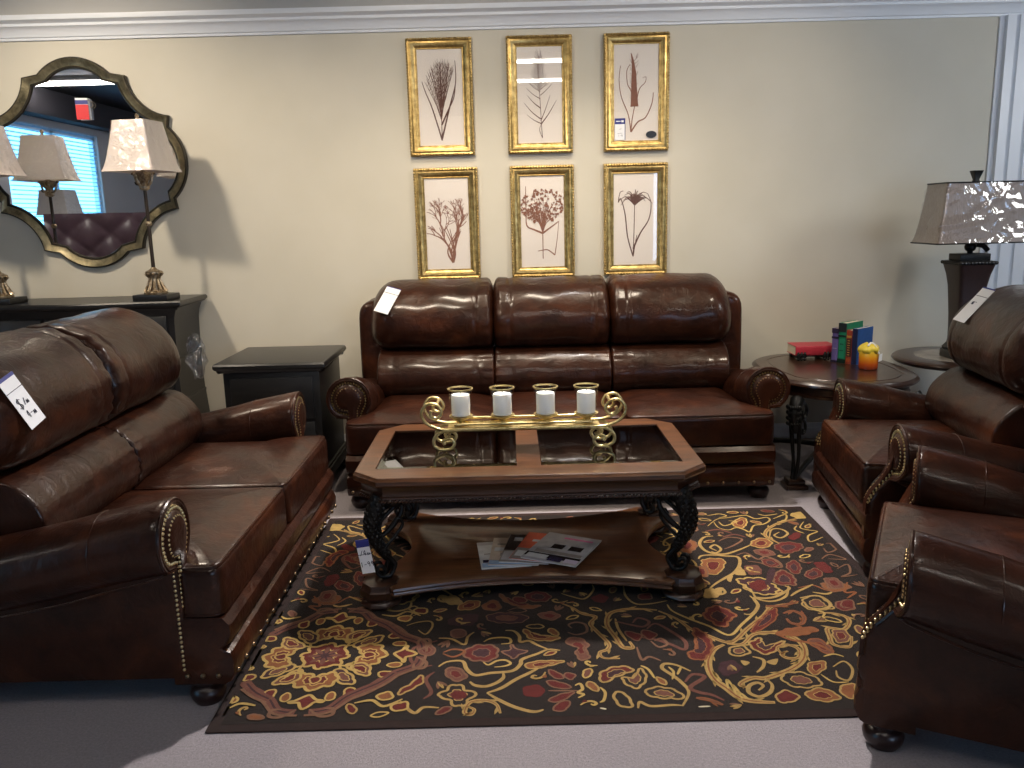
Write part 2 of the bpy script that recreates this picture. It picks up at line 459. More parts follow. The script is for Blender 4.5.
BASENAIL = plain('dark nailheads', (130, 108, 82), .3, 1.0)
UPPER = [(.63, .695), (.575, .74), (.555, .82), (.575, .91), (.635, .99), (.72, 1.04), (.82, 1.058), (.91, 1.03), (.955, .94), (.955, .80), (.88, .70), (.75, .675)]
LUMB = [(.60, .43), (.535, .455), (.505, .52), (.515, .59), (.56, .65), (.62, .685), (.70, .68), (.74, .58), (.72, .45)]

def arm_outline(h, zc_off, chair=False, r=.110):
    xc = h+.075; zc = (.505 if chair else .535)+zc_off
    pts = [(h+.02, .10), (h, .13), (h, .25), (h, .29), (h, .325), (h, .36)]
    pts += [(h, zc-.10)]
    a0, a1 = 218, -52
    for k in range(23):
        a = radians(a0+(a1-a0)*k/22); pts.append((xc+r*cos(a), zc+r*sin(a)))
    pts += [(h+.092, zc-.098), (h+.088, .36), (h+.088, .325), (h+.088, .29), (h+.088, .25), (h+.088, .13), (h+.083, .10)]
    return pts, (xc, zc)

def make_seat(name, label, cat, n, h, loc, rz, chair=False, group=None, seed=1):
    t = thing(name, label, cat, loc, rz, group)
    W = 2*h/n
    # base: two upholstered bands under the seat
    xb = h+.086
    pr = [(.035, .285), (.012, .282), (-.006, .262), (-.008, .235), (.0, .205), (.022, .190), (.0, .176), (-.010, .15), (-.008, .11), (.004, .088), (.02, .08), (.14, .08), (.14, .285)]
    b = MB(); rings = []
    for x, s in ((-xb, .90), (-xb+.004, .97), (-xb+.014, 1), *[(-xb+.014+(2*xb-.028)*k/12, 1) for k in range(1, 12)], (xb-.014, 1), (xb-.004, .97), (xb, .90)):
        rings.append([(x, .14+(y-.14)*s, .18+(z-.18)*(1 if s == 1 else s+.05)) for y, z in pr])
    if not chair: rings = [[(x, y-.03*(1-ss((y-.02)/.12)), z) for x, y, z in r] for r in rings]
    b.loft(rings)
    b.box(-h-.02, h+.02, .12, .93, .085, .30)
    base = b.build('base', LEATHER, t, 35)
    if not chair:
        k = int(2*xb/.075); spots = [(-xb+.03+(2*xb-.06)*i/k, -.037) for i in range(k+1)]+[(sx*(xb+.001), yy) for sx in (-1, 1) for yy in (.01, .055, .10)]
        b = MB(); b.ball((0, 0, 0), .0082, 8, 5)
        nail = b.build('nailhead', BASENAIL, base, 60)
        for i, (x, y) in enumerate(spots):
            o = nail if i == 0 else nail.copy()
            if i: COL.objects.link(o)
            o.location = (x, y, .108)
    # arms
    yf = .095
    def yfront(z):
        if not chair: return yf
        return .006+.088*ss((z-.31)/.16)
    for sx in (-1, 1):
        rings = []
        Ys = [0, .004, .014, .03, .10, .20, .32, .46, .60, .72, .84, .86]
        for i, dy in enumerate(Ys):
            out, c = arm_outline(h, -.19*max(0, dy-.02), chair)
            grow = (-.012, -.004, 0)[i] if i < 3 else 0
            o2 = inset(out if area2(out) > 0 else out[::-1], -grow)
            if area2(out) < 0: o2 = o2[::-1]
            rings.append([(sx*x, yfront(z)+dy if dy < .3 else max(yfront(z)+dy*.9, dy+.05), z) for x, z in o2])
        b = MB(); b.loft(rings, True, False)
        # back cap
        r = rings[-1]; b.add(r, [tuple(range(len(r)))])
        # front cap: rings shrinking to the scroll centre
        xc, zc = c0 = arm_outline(h, 0, chair)[1]
        fr = [rings[0]]
        for s in (.86, .83, .80, .55, .30, .08):
            rr = []
            for (x, y, z) in rings[0]:
                X = sx*xc+(x-sx*xc)*s; Z = zc+(z-zc)*s if z > .36 else zc+(.36-zc)*s+(z-.36)
                d = .010 if s == .83 else (.004 if s in (.86, .80) else -.010)
                rr.append((X, yfront(Z)+d*1.0, Z))
            fr.append(rr)
        b.loft(fr, True, False)
        b.add(fr[-1], [tuple(range(len(r)))])
        # welt around the scroll edge and a seam across the roll
        b.tube([(p[0], p[1]+.002, p[2]) for p in rings[1] if p[2] > .36], .0055, 6)
        for q in (5,):
            rq = [p for p in rings[q] if p[2] > .46]
            b.tube([(p[0], p[1], p[2]) for p in rq], .0022, 5)
        # welt where the roll meets the outside panel
        ow = [rr[29] for rr in rings[2:-1]]
        b.tube([(p[0]+sx*.001, p[1], p[2]-.02*sin(pi*i/(len(ow)-1))) for i, p in enumerate(ow)], .004, 6)
        arm = b.build('arm', LEATHER, t, 50)
        # brass nails in two rows on the front panel
        nb = MB()
        for s, rr in ((.845, .0052), (.60, .0050)):
            path = []
            for (x, y, z) in rings[0]:
                X = sx*xc+(x-sx*xc)*s; Z = zc+(z-zc)*s if z > .36 else zc+(.36-zc)*s+(z-.36)
                if Z > (.30 if chair else .30): path.append((X, Z))
            # walk along the path at a fixed spacing
            acc = 0; step = .0135
            for p, q in zip(path, path[1:]):
                L = math.dist(p, q)
                if L > .25: continue
                while acc < L:
                    f = acc/L; X = p[0]+(q[0]-p[0])*f; Z = p[1]+(q[1]-p[1])*f
                    nb.ball((X, yfront(Z)-.004 if s < .8 else yfront(Z)+.003, Z), rr, 6, 4)
                    acc += step
                acc -= L
        if not chair:
            for q in range(22): nb.ball((sx*(h+.0885), yf+.012, .13+.0145*q), .0050, 6, 4)
        o = nb.build('nailhead_trim', BRASSNAIL, arm); o['label'] = 'brass nailheads'
    # back frame with rounded wings
    b = MB()
    o = [(-h-.125, .10), (h+.125, .10), (h+.125, .70), (h+.12, .955), (-h-.12, .955), (-h-.125, .70)]
    b.plate(round_poly(o, [.01, .01, .2, .10, .10, .2], 6), .735, .985, .035, 3)
    b.plate(round_poly([(-h+.05, .6), (h-.05, .6), (h-.05, 1.005), (-h+.05, 1.005)], .06, 4), .80, .96, .03, 2)
    b.build('back_frame', LEATHER, t, 45)
    # cushions
    for i in range(n):
        x0 = -h+i*W; x1 = x0+W; L, R = i == 0, i == n-1
        xx0 = x0-(.055 if L else .008); xx1 = x1+(.055 if R else .008)
        bk = -.055 if chair else 0.0
        rg = profile_cushion([(y+bk, z) for y, z in UPPER], xx0, xx1, .15 if L else .055, .15 if R else .055, (.80+bk, .80), 2.3 if L else 3.2, 2.3 if R else 3.2,
                             seams=(.20 if L else .15, .80 if R else .85), gath=(.3 if L else 1.5, .3 if R else 1.5), wob=.0028, seed=seed*10+i)
        b = MB(); b.loft(rg); b.build('headrest_cushion', LEATHER, t, 60)
        rg = profile_cushion([(y+bk, z) for y, z in LUMB], x0-.002, x1+.002, .022, .022, (.63+bk, .57), 4.5, 4.5, seams=(.14, .86), gath=(.08 if L else .8, .08 if R else .8), wob=.0014, nx=40, seed=seed*10+i+5)
        b = MB(); b.loft(rg)
        b.build('lumbar_cushion', LEATHER, t, 60)
        g = .002
        y1 = .62
        if chair:
            y0 = .0; o = [(x0+g+.006, y0), (x1-g-.006, y0), (x1-g, .05), (x1-g, y1), (x0+g, y1), (x0+g, .05)]; rad = [.05, .05, .05, .04, .04, .05]
        else:
            y0 = -.022
            o = [(x0+g, y0), (x1-g, y0), (x1-g, y1), (x0+g, y1)]; rad = [.042, .042, .04, .04]
            if R: o = o[:1]+[(h+.085, y0), (h+.085, .10), (h+.0, .13)]+o[2:]; rad = rad[:1]+[.05, .03, .03]+rad[2:]
            if L:
                o = [(-h-.085, y0)]+o[1:]+[(-h-.0, .13), (-h-.085, .10)]; rad = [.05]+rad[1:]+[.03, .03]
        out = round_poly(o, rad, 5)
        # subdivide long edges so the crown is smooth
        dn = []
        for p, q in zip(out, out[1:]+out[:1]):
            m = max(1, int(math.dist(p, q)/.06))
            dn += [(p[0]+(q[0]-p[0])*k/m, p[1]+(q[1]-p[1])*k/m) for k in range(m)]
        b = MB(); zt = .445; zb = .288
        b.slab(dn, zb, zt, .032, 5, crown=.036, rings=9, rbot=.016)
        ins = inset(dn, .010)
        b.tube([(x, y, zt-.0095) for x, y in ins], .0055, 6, True)
        b.tube([(x, y, zb+.006) for x, y in inset(dn, .006)], .0050, 6, True)
        b.build('seat_cushion', LEATHER, t, 60)
    # bun feet
    fx = h+.035 if not chair else h+.03
    for sx in (-1, 1):
        for fy in (.065, .90):
            b = MB(); b.lathe([(.028, 0), (.040, .003), (.050, .02), (.053, .036), (.047, .052), (.036, .060), (.036, .064), (.046, .070), (.050, .078), (.046, .088), (.02, .09)], 20)
            b.build('foot', FOOTWOOD, t, 40, (sx*fx, fy, 0))
    return t

make_seat('sofa', 'long brown leather sofa with three seats against the cream wall', 'sofa', 3, .95, (.225, 3.865, 0), 0, seed=1)
make_seat('loveseat', 'two-seat brown leather loveseat standing in front of the black dresser', 'loveseat', 2, .645, (-.865, 2.935, 0), 90, seed=2)
make_seat('armchair', 'brown leather armchair beside the end table with books', 'armchair', 1, .36, (1.375, 3.375, 0), -98, True, 'brown leather armchairs', seed=3)
make_seat('armchair', 'brown leather armchair in the near corner, its backrest outside the picture', 'armchair', 1, .34, (1.07, 2.325, 0), -117, True, 'brown leather armchairs', seed=4)
# ------------------------------------------------------------------ coffee table (base of the empty at its centre on the rug)
RUGZ = .005
ct = thing('coffee_table', 'carved walnut coffee table with two glass panels and black scroll legs', 'coffee table', (.055, 3.20, RUGZ+.002))
HX, HY, TZ = .645, .40, .492
def octa(hx, hy, c): return [(-hx+c, -hy), (hx-c, -hy), (hx, -hy+c), (hx, hy-c), (hx-c, hy), (-hx+c, hy), (-hx, hy-c), (-hx, -hy+c)]
GX0, GX1, GB = .045, .565, .275          # glass openings in x, half depth
b = MB()
# moulded rim: profile rings of the octagon (inner opening stays open; bars fill the rest)
o = octa(HX, HY, .10)
def ring_at(d, z): return [(x, y, z) for x, y in inset(o, d)]
b.loft([ring_at(.055, TZ-.034), ring_at(.006, TZ-.034), ring_at(.0, TZ-.026), ring_at(.001, TZ-.012), ring_at(.007, TZ-.006), ring_at(.010, TZ-.001), ring_at(.016, TZ)], True, False)
# flat top made of bars around the two openings
xs = sorted([-GX1, -GX0, GX0, GX1]); ii = inset(o, .016)
def top_poly(poly): 
    n = len(poly); b.add([(x, y, TZ) for x, y in poly]+[(x, y, TZ-.034) for x, y in poly], [tuple(range(n)), tuple(range(2*n-1, n-1, -1))]+[(i, (i+1) % n, n+(i+1) % n, n+i) for i in range(n)])
P = ii
top_poly([P[0], P[1], (GX1, -GB), (-GX1, -GB)])
top_poly([P[1], P[2], P[3], P[4], (GX1, GB), (GX1, -GB)])
top_poly([P[4], P[5], (-GX1, GB), (GX1, GB)])
top_poly([P[5], P[6], P[7], P[0], (-GX1, -GB), (-GX1, GB)])
top_poly([(-GX0, -GB), (GX0, -GB), (GX0, GB), (-GX0, GB)])
b.build('top_frame', WOOD, ct, 35)
b = MB()
oa = octa(HX-.022, HY-.022, .095)
b.loft([[(x, y, z) for x, y in inset(oa, d)] for d, z in ((0, TZ-.034), (.004, TZ-.040), (.004, TZ-.074), (.0, TZ-.078), (.0, TZ-.084), (.03, TZ-.084), (.03, TZ-.034))], True, False)
b.build('apron', WOOD_DARK, ct, 35)
# rope moulding under the apron
b = MB(); o = inset(octa(HX-.020, HY-.020, .095), .003); L = []
for p, q in zip(o, o[1:]+o[:1]):
    k = max(1, int(math.dist(p, q)/.013))
    L += [((p[0]+(q[0]-p[0])*i/k, p[1]+(q[1]-p[1])*i/k), (q[0]-p[0], q[1]-p[1])) for i in range(k)]
for (x, y), (dx, dy) in L:
    l = math.hypot(dx, dy); dx /= l; dy /= l; z = TZ-.091
    b.tube([(x-dx*.007, y-dy*.007, z-.005), (x, y, z), (x+dx*.007, y+dy*.007, z+.005)], [.0035, .0062, .0035], 6)
b.build('rope_moulding', WOOD_DARK, ct, 60)
TABLEGLASS = thin_glass('smoked table glass', (.30, .28, .25, 1), 0, 2.1)
BEVEL = thin_glass('bevelled glass edge', (.5, .56, .5, 1), .02, 1.7)
for s in (-1, 1):
    x0, x1 = sorted((s*GX0, s*GX1)); b = MB(); b.box(x0+.003, x1-.003, -GB+.003, GB-.003, TZ-.010, TZ-.003)
    g = b.build('glass_panel', TABLEGLASS, ct, 0)
    g['label'] = 'dark reflecting glass panel'
    # bevel strip round the pane
    b = MB(); b.loft([[(x0+d, -GB+d, z), (x1-d, -GB+d, z), (x1-d, GB-d, z), (x0+d, GB-d, z)] for d, z in ((.002, TZ-.0035), (.024, TZ-.0018))], True, False)
    b.build('bevelled_edge', BEVEL, g, 0)

# shelf with concave sides and corner blocks
SZ = .088
def arc_between(p, q, sag, n=14):
    (x0, y0), (x1, y1) = p, q; mx, my = (x0+x1)/2, (y0+y1)/2; L = math.dist(p, q); nx, ny = -(y1-y0)/L, (x1-x0)/L
    return [(x0+(x1-x0)*t+nx*sag*4*t*(1-t), y0+(y1-y0)*t+ny*sag*4*t*(1-t)) for t in [k/n for k in range(n+1)]]
ax, ay, ayb, cc = .63, .425, .37, .13
sh = arc_between((-ax+cc, -ay), (ax-cc, -ay), .085)+arc_between((ax, -ay+cc), (ax, ayb-cc), .15)+arc_between((ax-cc, ayb), (-ax+cc, ayb), .13)+arc_between((-ax, ayb-cc), (-ax, -ay+cc), .15)
b = MB()
b.loft([[(x, y, z) for x, y in inset(sh, d)] for d, z in ((.02, SZ-.036), (.004, SZ-.034), (.0, SZ-.028), (.004, SZ-.022), (.004, SZ-.016), (.0, SZ-.012), (.002, SZ-.004), (.008, SZ))])
b.build('shelf', WOOD, ct, 35)
for sx in (-1, 1):
    for sy in (-1, 1):
        b = MB(); cx, cy = sx*(ax-.075), (ayb-.07 if sy > 0 else -ay+.07)
        r = .078; oc = [(cx+r*cos(pi/8+k*pi/4), cy+r*sin(pi/8+k*pi/4)) for k in range(8)]
        b.loft([[(x, y, z) for x, y in inset(oc, d)] for d, z in ((.02, .0), (.008, .004), (.0, .016), (.004, .028), (.012, .034), (.004, .040), (.0, .046), (.0, .070), (.006, .078), (.010, SZ+.006), (.02, SZ+.010))])
        b.build('foot', WOOD_DARK, ct, 35)

def spiral(cx, cy, r0, r1, a0, turns, n=26):
    return [(cx+(r0+(r1-r0)*t)*cos(a0+turns*2*pi*t), cy+(r0+(r1-r0)*t)*sin(a0+turns*2*pi*t)) for t in [k/n for k in range(n+1)]]
def scroll_leg(ztop, zbot, knee=.055, sc=1.0):
    """iron S-leg in its own plane: u points out of the table corner, z up. Returns MB with x=u."""
    b = MB(); H = ztop-zbot
    main = crom([(.015, ztop), (.046, ztop-.07*H/.33), (.055, ztop-.13*H/.33), (.038, ztop-.19*H/.33), (.004, ztop-.25*H/.33)], 8)
    rad = [.040-.021*(k/(len(main)-1))**1.1 for k in range(len(main))]
    b.tube([(u, 0, z) for u, z in main], rad, 10, flat=.9)
    # fish-scale rows on the horn
    for i in range(1, len(main)-3, 2):
        u, z = main[i]; r = rad[i]
        for k in range(9):
            a = 2*pi*(k+.5*(i//2 % 2))/9
            b.ball((u+r*.92*cos(a)*.95, r*.86*sin(a), z), .0085*(.5+.5*r/.04), 6, 4, (1, 1, 1.3))
    # two thin bars continuing to the foot, ending in scrolls
    for s in (-1, 1):
        low = crom([(main[-4][0], main[-4][1]), (-.010, ztop-.265*H/.33), (-.016, zbot+.045), (.004, zbot+.012), (.034, zbot+.012), (.052, zbot+.032), (.046, zbot+.052), (.030, zbot+.050), (.026, zbot+.038)], 6)
        b.tube([(u, s*.013+s*.010*(1-z/ztop), z) for u, z in low], [.0105-.004*(k/(len(low)-1)) for k in range(len(low))], 8)
    b.tube([(u, 0, z) for u, z in crom([(-.004, ztop-.24*H/.33), (.006, zbot+.06), (.020, zbot+.006)], 6)], .008, 6)
    # acanthus bracket with loops under the apron
    b.tube([(u, 0, z) for u, z in crom([(.03, ztop-.10), (-.03, ztop-.05), (-.085, ztop-.03), (-.12, ztop-.055), (-.105, ztop-.10), (-.080, ztop-.10), (-.078, ztop-.075)], 6)], .0085, 7)
    b.tube([(u, 0, z) for u, z in crom([(.035, ztop-.16), (-.01, ztop-.13), (-.05, ztop-.085), (-.06, ztop-.05)], 6)], [.006+.006*sin(pi*k/18) for k in range(19)], 7)
    b.tube([(u, .012, z) for u, z in crom([(.02, ztop-.20), (-.03, ztop-.15), (-.055, ztop-.115), (-.04, ztop-.09), (-.025, ztop-.105)], 6)], .0065, 7)
    for dx, dz, r in ((-.035, -.032, .026), (-.075, -.028, .020), (0, -.03, .024)):
        b.ball((dx, 0, ztop+dz), r, 8, 5, (1, .55, .9))
    return b
for sx in (-1, 1):
    for sy in (-1, 1):
        k = scroll_leg(TZ-.084, SZ+.008)
        ang = math.atan2(sy*.8, sx)
        if sy < 0: ang = -radians(25) if sx > 0 else radians(205)
        else: ang = radians(25) if sx > 0 else radians(155)
        M = Matrix.Translation((sx*(ax-.105), (ayb-.10 if sy > 0 else -ay+.10), 0)) @ Matrix.Rotation(ang, 4, 'Z')
        k.v = [tuple(M @ Vector(p)) for p in k.v]
        k.build('leg', IRON, ct, 60)

# price tag hanging on the near left leg
def scribble(b, strokes, M, r=.0012):
    for s in strokes: b.tube([tuple(M @ Vector((x, -.0012, z))) for x, z in crom(s, 4)], r, 4)
DOLLAR = [[(.012, .018), (0, .022), (-.010, .014), (0, .004), (.010, -.006), (0, -.016), (-.012, -.010)], [(0, .026), (0, -.020)]]
def digits(x0, z0, h, kinds):
    out = []
    for k, c in enumerate(kinds):
        x = x0+k*h*.72
        out += {'1': [[(x, z0+h), (x, z0)]], '2': [[(x-h*.2, z0+h*.8), (x, z0+h), (x+h*.2, z0+h*.75), (x-h*.2, z0), (x+h*.25, z0)]],
                '9': [[(x+h*.2, z0+h*.7), (x, z0+h), (x-h*.2, z0+h*.7), (x, z0+h*.5), (x+h*.2, z0+h*.7), (x+h*.1, z0)]],
                '7': [[(x-h*.2, z0+h), (x+h*.22, z0+h), (x, z0)]], '/': [[(x-h*.2, z0), (x+h*.3, z0+h)]],
                '4': [[(x+h*.1, z0), (x+h*.1, z0+h), (x-h*.2, z0+h*.4), (x+h*.25, z0+h*.4)]],
                'n': [[(x-h*.25, z0), (x-h*.15, z0+h*.5), (x+h*.05, z0), (x+h*.2, z0+h*.5), (x+h*.3, z0)]], '-': [[(x-h*.2, z0+h*.45), (x+h*.2, z0+h*.45)]]}[c]
    return out
def price_tag(label, M, w, h, strip, strokes, name='price_tag', bend=0.0):
    """card in its x,z plane facing -y, hung from the top; M places it."""
    t = bpy.data.objects.new(name, None); COL.objects.link(t); t.empty_display_size = .05; t.matrix_world = M
    tag(t, label, 'price tag')
    b = MB(); n = 8
    row = lambda y: [[(-w/2, y-bend*sin(pi*k/n)*h, -h+h*k/n) for k in range(n+1)], [(w/2, y-bend*sin(pi*k/n)*h, -h+h*k/n) for k in range(n+1)]]
    f = row(0); k_ = row(.0012)
    b.loft([[*f[0], *k_[0][::-1]], [*f[1], *k_[1][::-1]]])
    b.build('card', WHITECARD, t, 30)
    if strip:
        b = MB(); b.box(-w/2, w/2, -.0010, .0018, -h*strip, .0006); b.build('blue_header', BLUEINK, t, 0)
        b = MB(); b.box(-w/2, w/2, -.0008, 0, -h*(strip+.22)-.001, -h*(strip+.22)+.001); b.build('printed_line', INK, t, 0)
    if strokes:
        b = MB(); scribble(b, strokes, Matrix.Identity(4)); b.build('handwriting', INK, t, 0)
    return t
def frame_matrix(tl, tr, bl):
    """matrix whose x runs tl->tr, -z runs tl->bl (top edge middle is the origin)."""
    tl, tr, bl = Vector(tl), Vector(tr), Vector(bl); x = (tr-tl).normalized(); z = (tl-bl); z = (z-x*z.dot(x)).normalized(); y = z.cross(x)
    M = Matrix((x, y, z)).transposed().to_4x4(); M.translation = (tl+tr)/2; return M
price_tag('blue and white handwritten price tag hanging on the near left coffee table leg', frame_matrix((-.572, 2.795, .275), (-.530, 2.79, .283), (-.561, 2.785, .16)), .048, .125, .22,
          [[(x*.6, z*.6-.058) for x, z in s] for s in digits(-.02, 0, .03, '/4n')]+[[(x*.6, z*.6-.100) for x, z in s] for s in digits(-.03, 0, .03, '1-99')])

# ------------------------------------------------------------------ gold scroll candle holder with four glass cups
CX = (-.204, -.040, .130, .290); CY = 3.185; TOPZ = RUGZ+.002+TZ
ch = thing('candle_holder', 'gold scrollwork candle holder with four glass cups on the coffee table', 'candle holder', (.042, CY, TOPZ))
ox = .042
for s, nm in ((-1, 'front_rail'), (1, 'back_rail')):
    b = MB(); y = s*.055; zr = .088
    b.tube([(-.30, y, zr), (-.15, y, zr), (0, y, zr), (.15, y, zr), (.30, y, zr)], .0085, 8, flat=.6, up=(0, 0, 1))
    b.tube([(-.27, y, zr+.020), (0, y, zr+.020), (.27, y, zr+.020)], .0055, 8)
    for q in (-1, 1):
        up_ = crom([(q*.27, y, zr), (q*.325, y, zr+.004), (q*.378, y, zr+.028), (q*.396, y, zr+.068), (q*.372, y, zr+.104), (q*.335, y, zr+.100), (q*.318, y, zr+.070), (q*.336, y, zr+.048), (q*.360, y, zr+.058), (q*.358, y, zr+.078)], 6)
        b.tube(up_, .0085, 8, flat=.75, up=(0, 1, 0))
        lo = crom([(q*.26, y, zr-.004), (q*.315, y, zr-.006), (q*.348, y, zr-.030), (q*.350, y, zr-.062), (q*.322, y, .010), (q*.286, y, .012), (q*.272, y, .036), (q*.292, y, .054), (q*.315, y, .044), (q*.310, y, .030)], 6)
        b.tube(lo, .0085, 8, flat=.75, up=(0, 1, 0))
        b.tube([(q*.285, y, zr-.006), (q*.292, y, zr-.022), (q*.275, y, zr-.030)], .006, 6)
        b.ball((q*.318, y, .0085), .0085, 8, 5)
    b.build(nm, BRASS, ch, 60)
b = MB()
for q in (-.335, .335, -.27, .27):
    b.tube([(q, -.055, .088+.1*(abs(q) > .3)), (q, .055, .088+.1*(abs(q) > .3))], .006, 8)
b.box(-.30, .30, -.055, .055, .082, .086, .001)
b.build('crosspiece', BRASS, ch, 40)
for i, x in enumerate(CX):
    lx = x-ox
    b = MB(); b.lathe([(.010, .084), (.022, .087), (.010, .094), (.007, .104), (.012, .110), (.034, .120), (.047, .128), (.0475, .132), (.04, .131), (.012, .126)], 24, (lx, 0, 0))
    c = b.build('cup_stem', BRASS, ch, 50)
    b = MB(); pr = [(.030, .1285), (.0405, .132), (.0425, .16), (.044, .205), (.047, .238)]
    b.lathe(pr, 32, (lx, 0, 0), False); g = b.build('glass_cup', CUPGLASS, ch, 60)
    b = MB(); b.tube([(lx+.047*cos(2*pi*k/32), .047*sin(2*pi*k/32), .239) for k in range(32)], .0035, 6, True); b.build('gold_rim', BRASS, g, 60)
    nm = ('leftmost of the four white pillar candles in the gold holder', 'second from the left of the four white candles in the gold holder',
          'third from the left of the four white candles in the gold holder', 'rightmost of the four white pillar candles in the gold holder')[i]
    cd = thing('candle', nm, 'candle', (x, CY, TOPZ+.1325), 0, 'white candles in the candle holder')
    b = MB(); b.lathe([(.033, 0), (.0365, .002), (.0365, .080), (.034, .084), (.024, .0825), (.008, .081)], 28)
    wax = bpy.data.materials.get('white wax')
    if wax is None:
        m = N('white wax'); m.set(Base_Color=lin(238, 238, 236), Roughness=.5, Subsurface_Weight=.25, Subsurface_Radius=(.02, .018, .015), Subsurface_Scale=.5); wax = m.m
    b.build('wax', wax, cd, 40)
    b = MB(); b.tube([(0, 0, .080), (.001, 0, .088), (.003, .001, .093)], .0012, 5); b.build('wick', INK, cd, 40)

# ------------------------------------------------------------------ fanned magazines on the shelf
SHZ = RUGZ+.002+SZ
PAPER = plain('magazine paper edge', (206, 208, 210), .6)
def magazine(label, cx, cy, rot, w, h, z, cover, blocks):
    t = thing('magazine', label, 'magazine', (cx, cy, z), rot, 'magazines fanned on the table shelf')
    b = MB(); b.box(-w/2, w/2, -h/2, h/2, 0, .0045, .0008); b.build('pages', PAPER, t, 30)
    b = MB(); b.box(-w/2-.0015, w/2+.0015, -h/2-.0015, h/2+.0015, .0045, .0055)
    mats = [cover]; 
    for (x0, x1, y0, y1, mt) in blocks:
        if mt not in mats: mats.append(mt)
        b.mat = mats.index(mt); X0, X1, Y0, Y1 = -w/2+w*x0, -w/2+w*x1, -h/2+h*y0, -h/2+h*y1
        k = .0055+.00015*(1+len(b.f) % 5)
        b.add([(X0, Y0, k), (X1, Y0, k), (X1, Y1, k), (X0, Y1, k)], [(0, 1, 2, 3)])
    b.build('cover', mats, t, 0, recalc=False)
pc = lambda n, c: plain(n, c, .25, var=.12, scale=30)
cW, cB, cK, cO, cG, cP, cS, cT, cN = pc('cover pale grey', (196, 200, 204)), pc('cover light blue', (150, 176, 206)), pc('cover black', (26, 24, 26)), pc('cover coral orange', (208, 100, 74)), pc('cover grey photo', (138, 132, 128)), pc('cover pink', (206, 120, 160)), pc('cover silver', (168, 168, 172)), pc('cover tan', (176, 138, 96)), pc('cover navy', (48, 46, 80))
SAND = pc('cover warm beige', (190, 176, 162))
magazine('pale grey magazine with a small orange picture, leftmost in the fan', -.05, 3.055, 6, .19, .25, SHZ+.0006, cW, [(0, 1, .88, .99, cS), (.30, .8, .55, .70, pc('cover faded red', (176, 116, 104))), (.35, .7, .28, .46, cT), (.1, .9, .50, .54, cG), (.05, .3, .2, .3, cN), (.02, .98, .02, .18, cB)])
magazine('beige magazine, second from the left in the fan', -.003, 3.068, -4, .19, .26, SHZ+.0062, SAND, [(.1, .9, .72, .78, cG), (.2, .9, .30, .42, cG), (0, 1, 0, .14, cB), (.06, .5, .48, .62, cW)])
magazine('black covered magazine, third from the left in the fan', .05, 3.075, -10, .19, .27, SHZ+.0124, cG, [(0, .5, .40, 1, cK), (0.02, .9, .05, .36, cS), (.12, .3, .75, .88, cW), (.5, .95, .75, .95, SAND)])
magazine('coral orange magazine in the middle of the fan', .105, 3.07, -18, .19, .27, SHZ+.0186, cO, [(0, 1, .0, .40, cG), (.05, .45, .1, .3, cW), (.66, 1, .42, 1, SAND), (.2, .5, .66, .74, cW)])
magazine('silver magazine with two dark pictures, topmost and rightmost in the fan', .178, 3.035, -27, .225, .27, SHZ+.0248, cS, [(0, .98, .10, .24, cK), (.04, .42, .06, .20, cW), (.45, .70, .03, .16, cN), (.74, .98, .05, .17, pc('cover lilac white', (200, 190, 214))), (.30, .52, .46, .62, cK), (.62, .86, .46, .62, cK), (.36, .9, .84, .90, cP), (.1, .95, .26, .36, cG)])

# loveseat, sofa and armchair tags
price_tag('white handwritten price tag with a dollar sign on the loveseat backrest', frame_matrix((-1.466, 2.330, .972), (-1.470, 2.400, .985), (-1.405, 2.365, .828)), .088, .165, .06,
          [[(x*.8-.020, z*.8-.090) for x, z in s] for s in DOLLAR]+[[(x, z-.098) for x, z in s] for s in digits(.004, 0, .020, '/n')]+[[(x, z-.135) for x, z in s] for s in digits(-.014, 0, .022, '4-n')])
price_tag('white price tag on the left headrest of the long sofa', frame_matrix((-.668, 4.535, 1.040), (-.583, 4.505, 1.018), (-.750, 4.415, .893)), .085, .170, .02, [])
price_tag('white price tag on the backrest of the far armchair', frame_matrix((2.010, 3.520, 1.052), (2.016, 3.445, 1.046), (1.893, 3.510, .918)), .078, .180, .03, [[(x*.7, z-.09) for x, z in s] for s in digits(-.02, 0, .03, 'n-')])
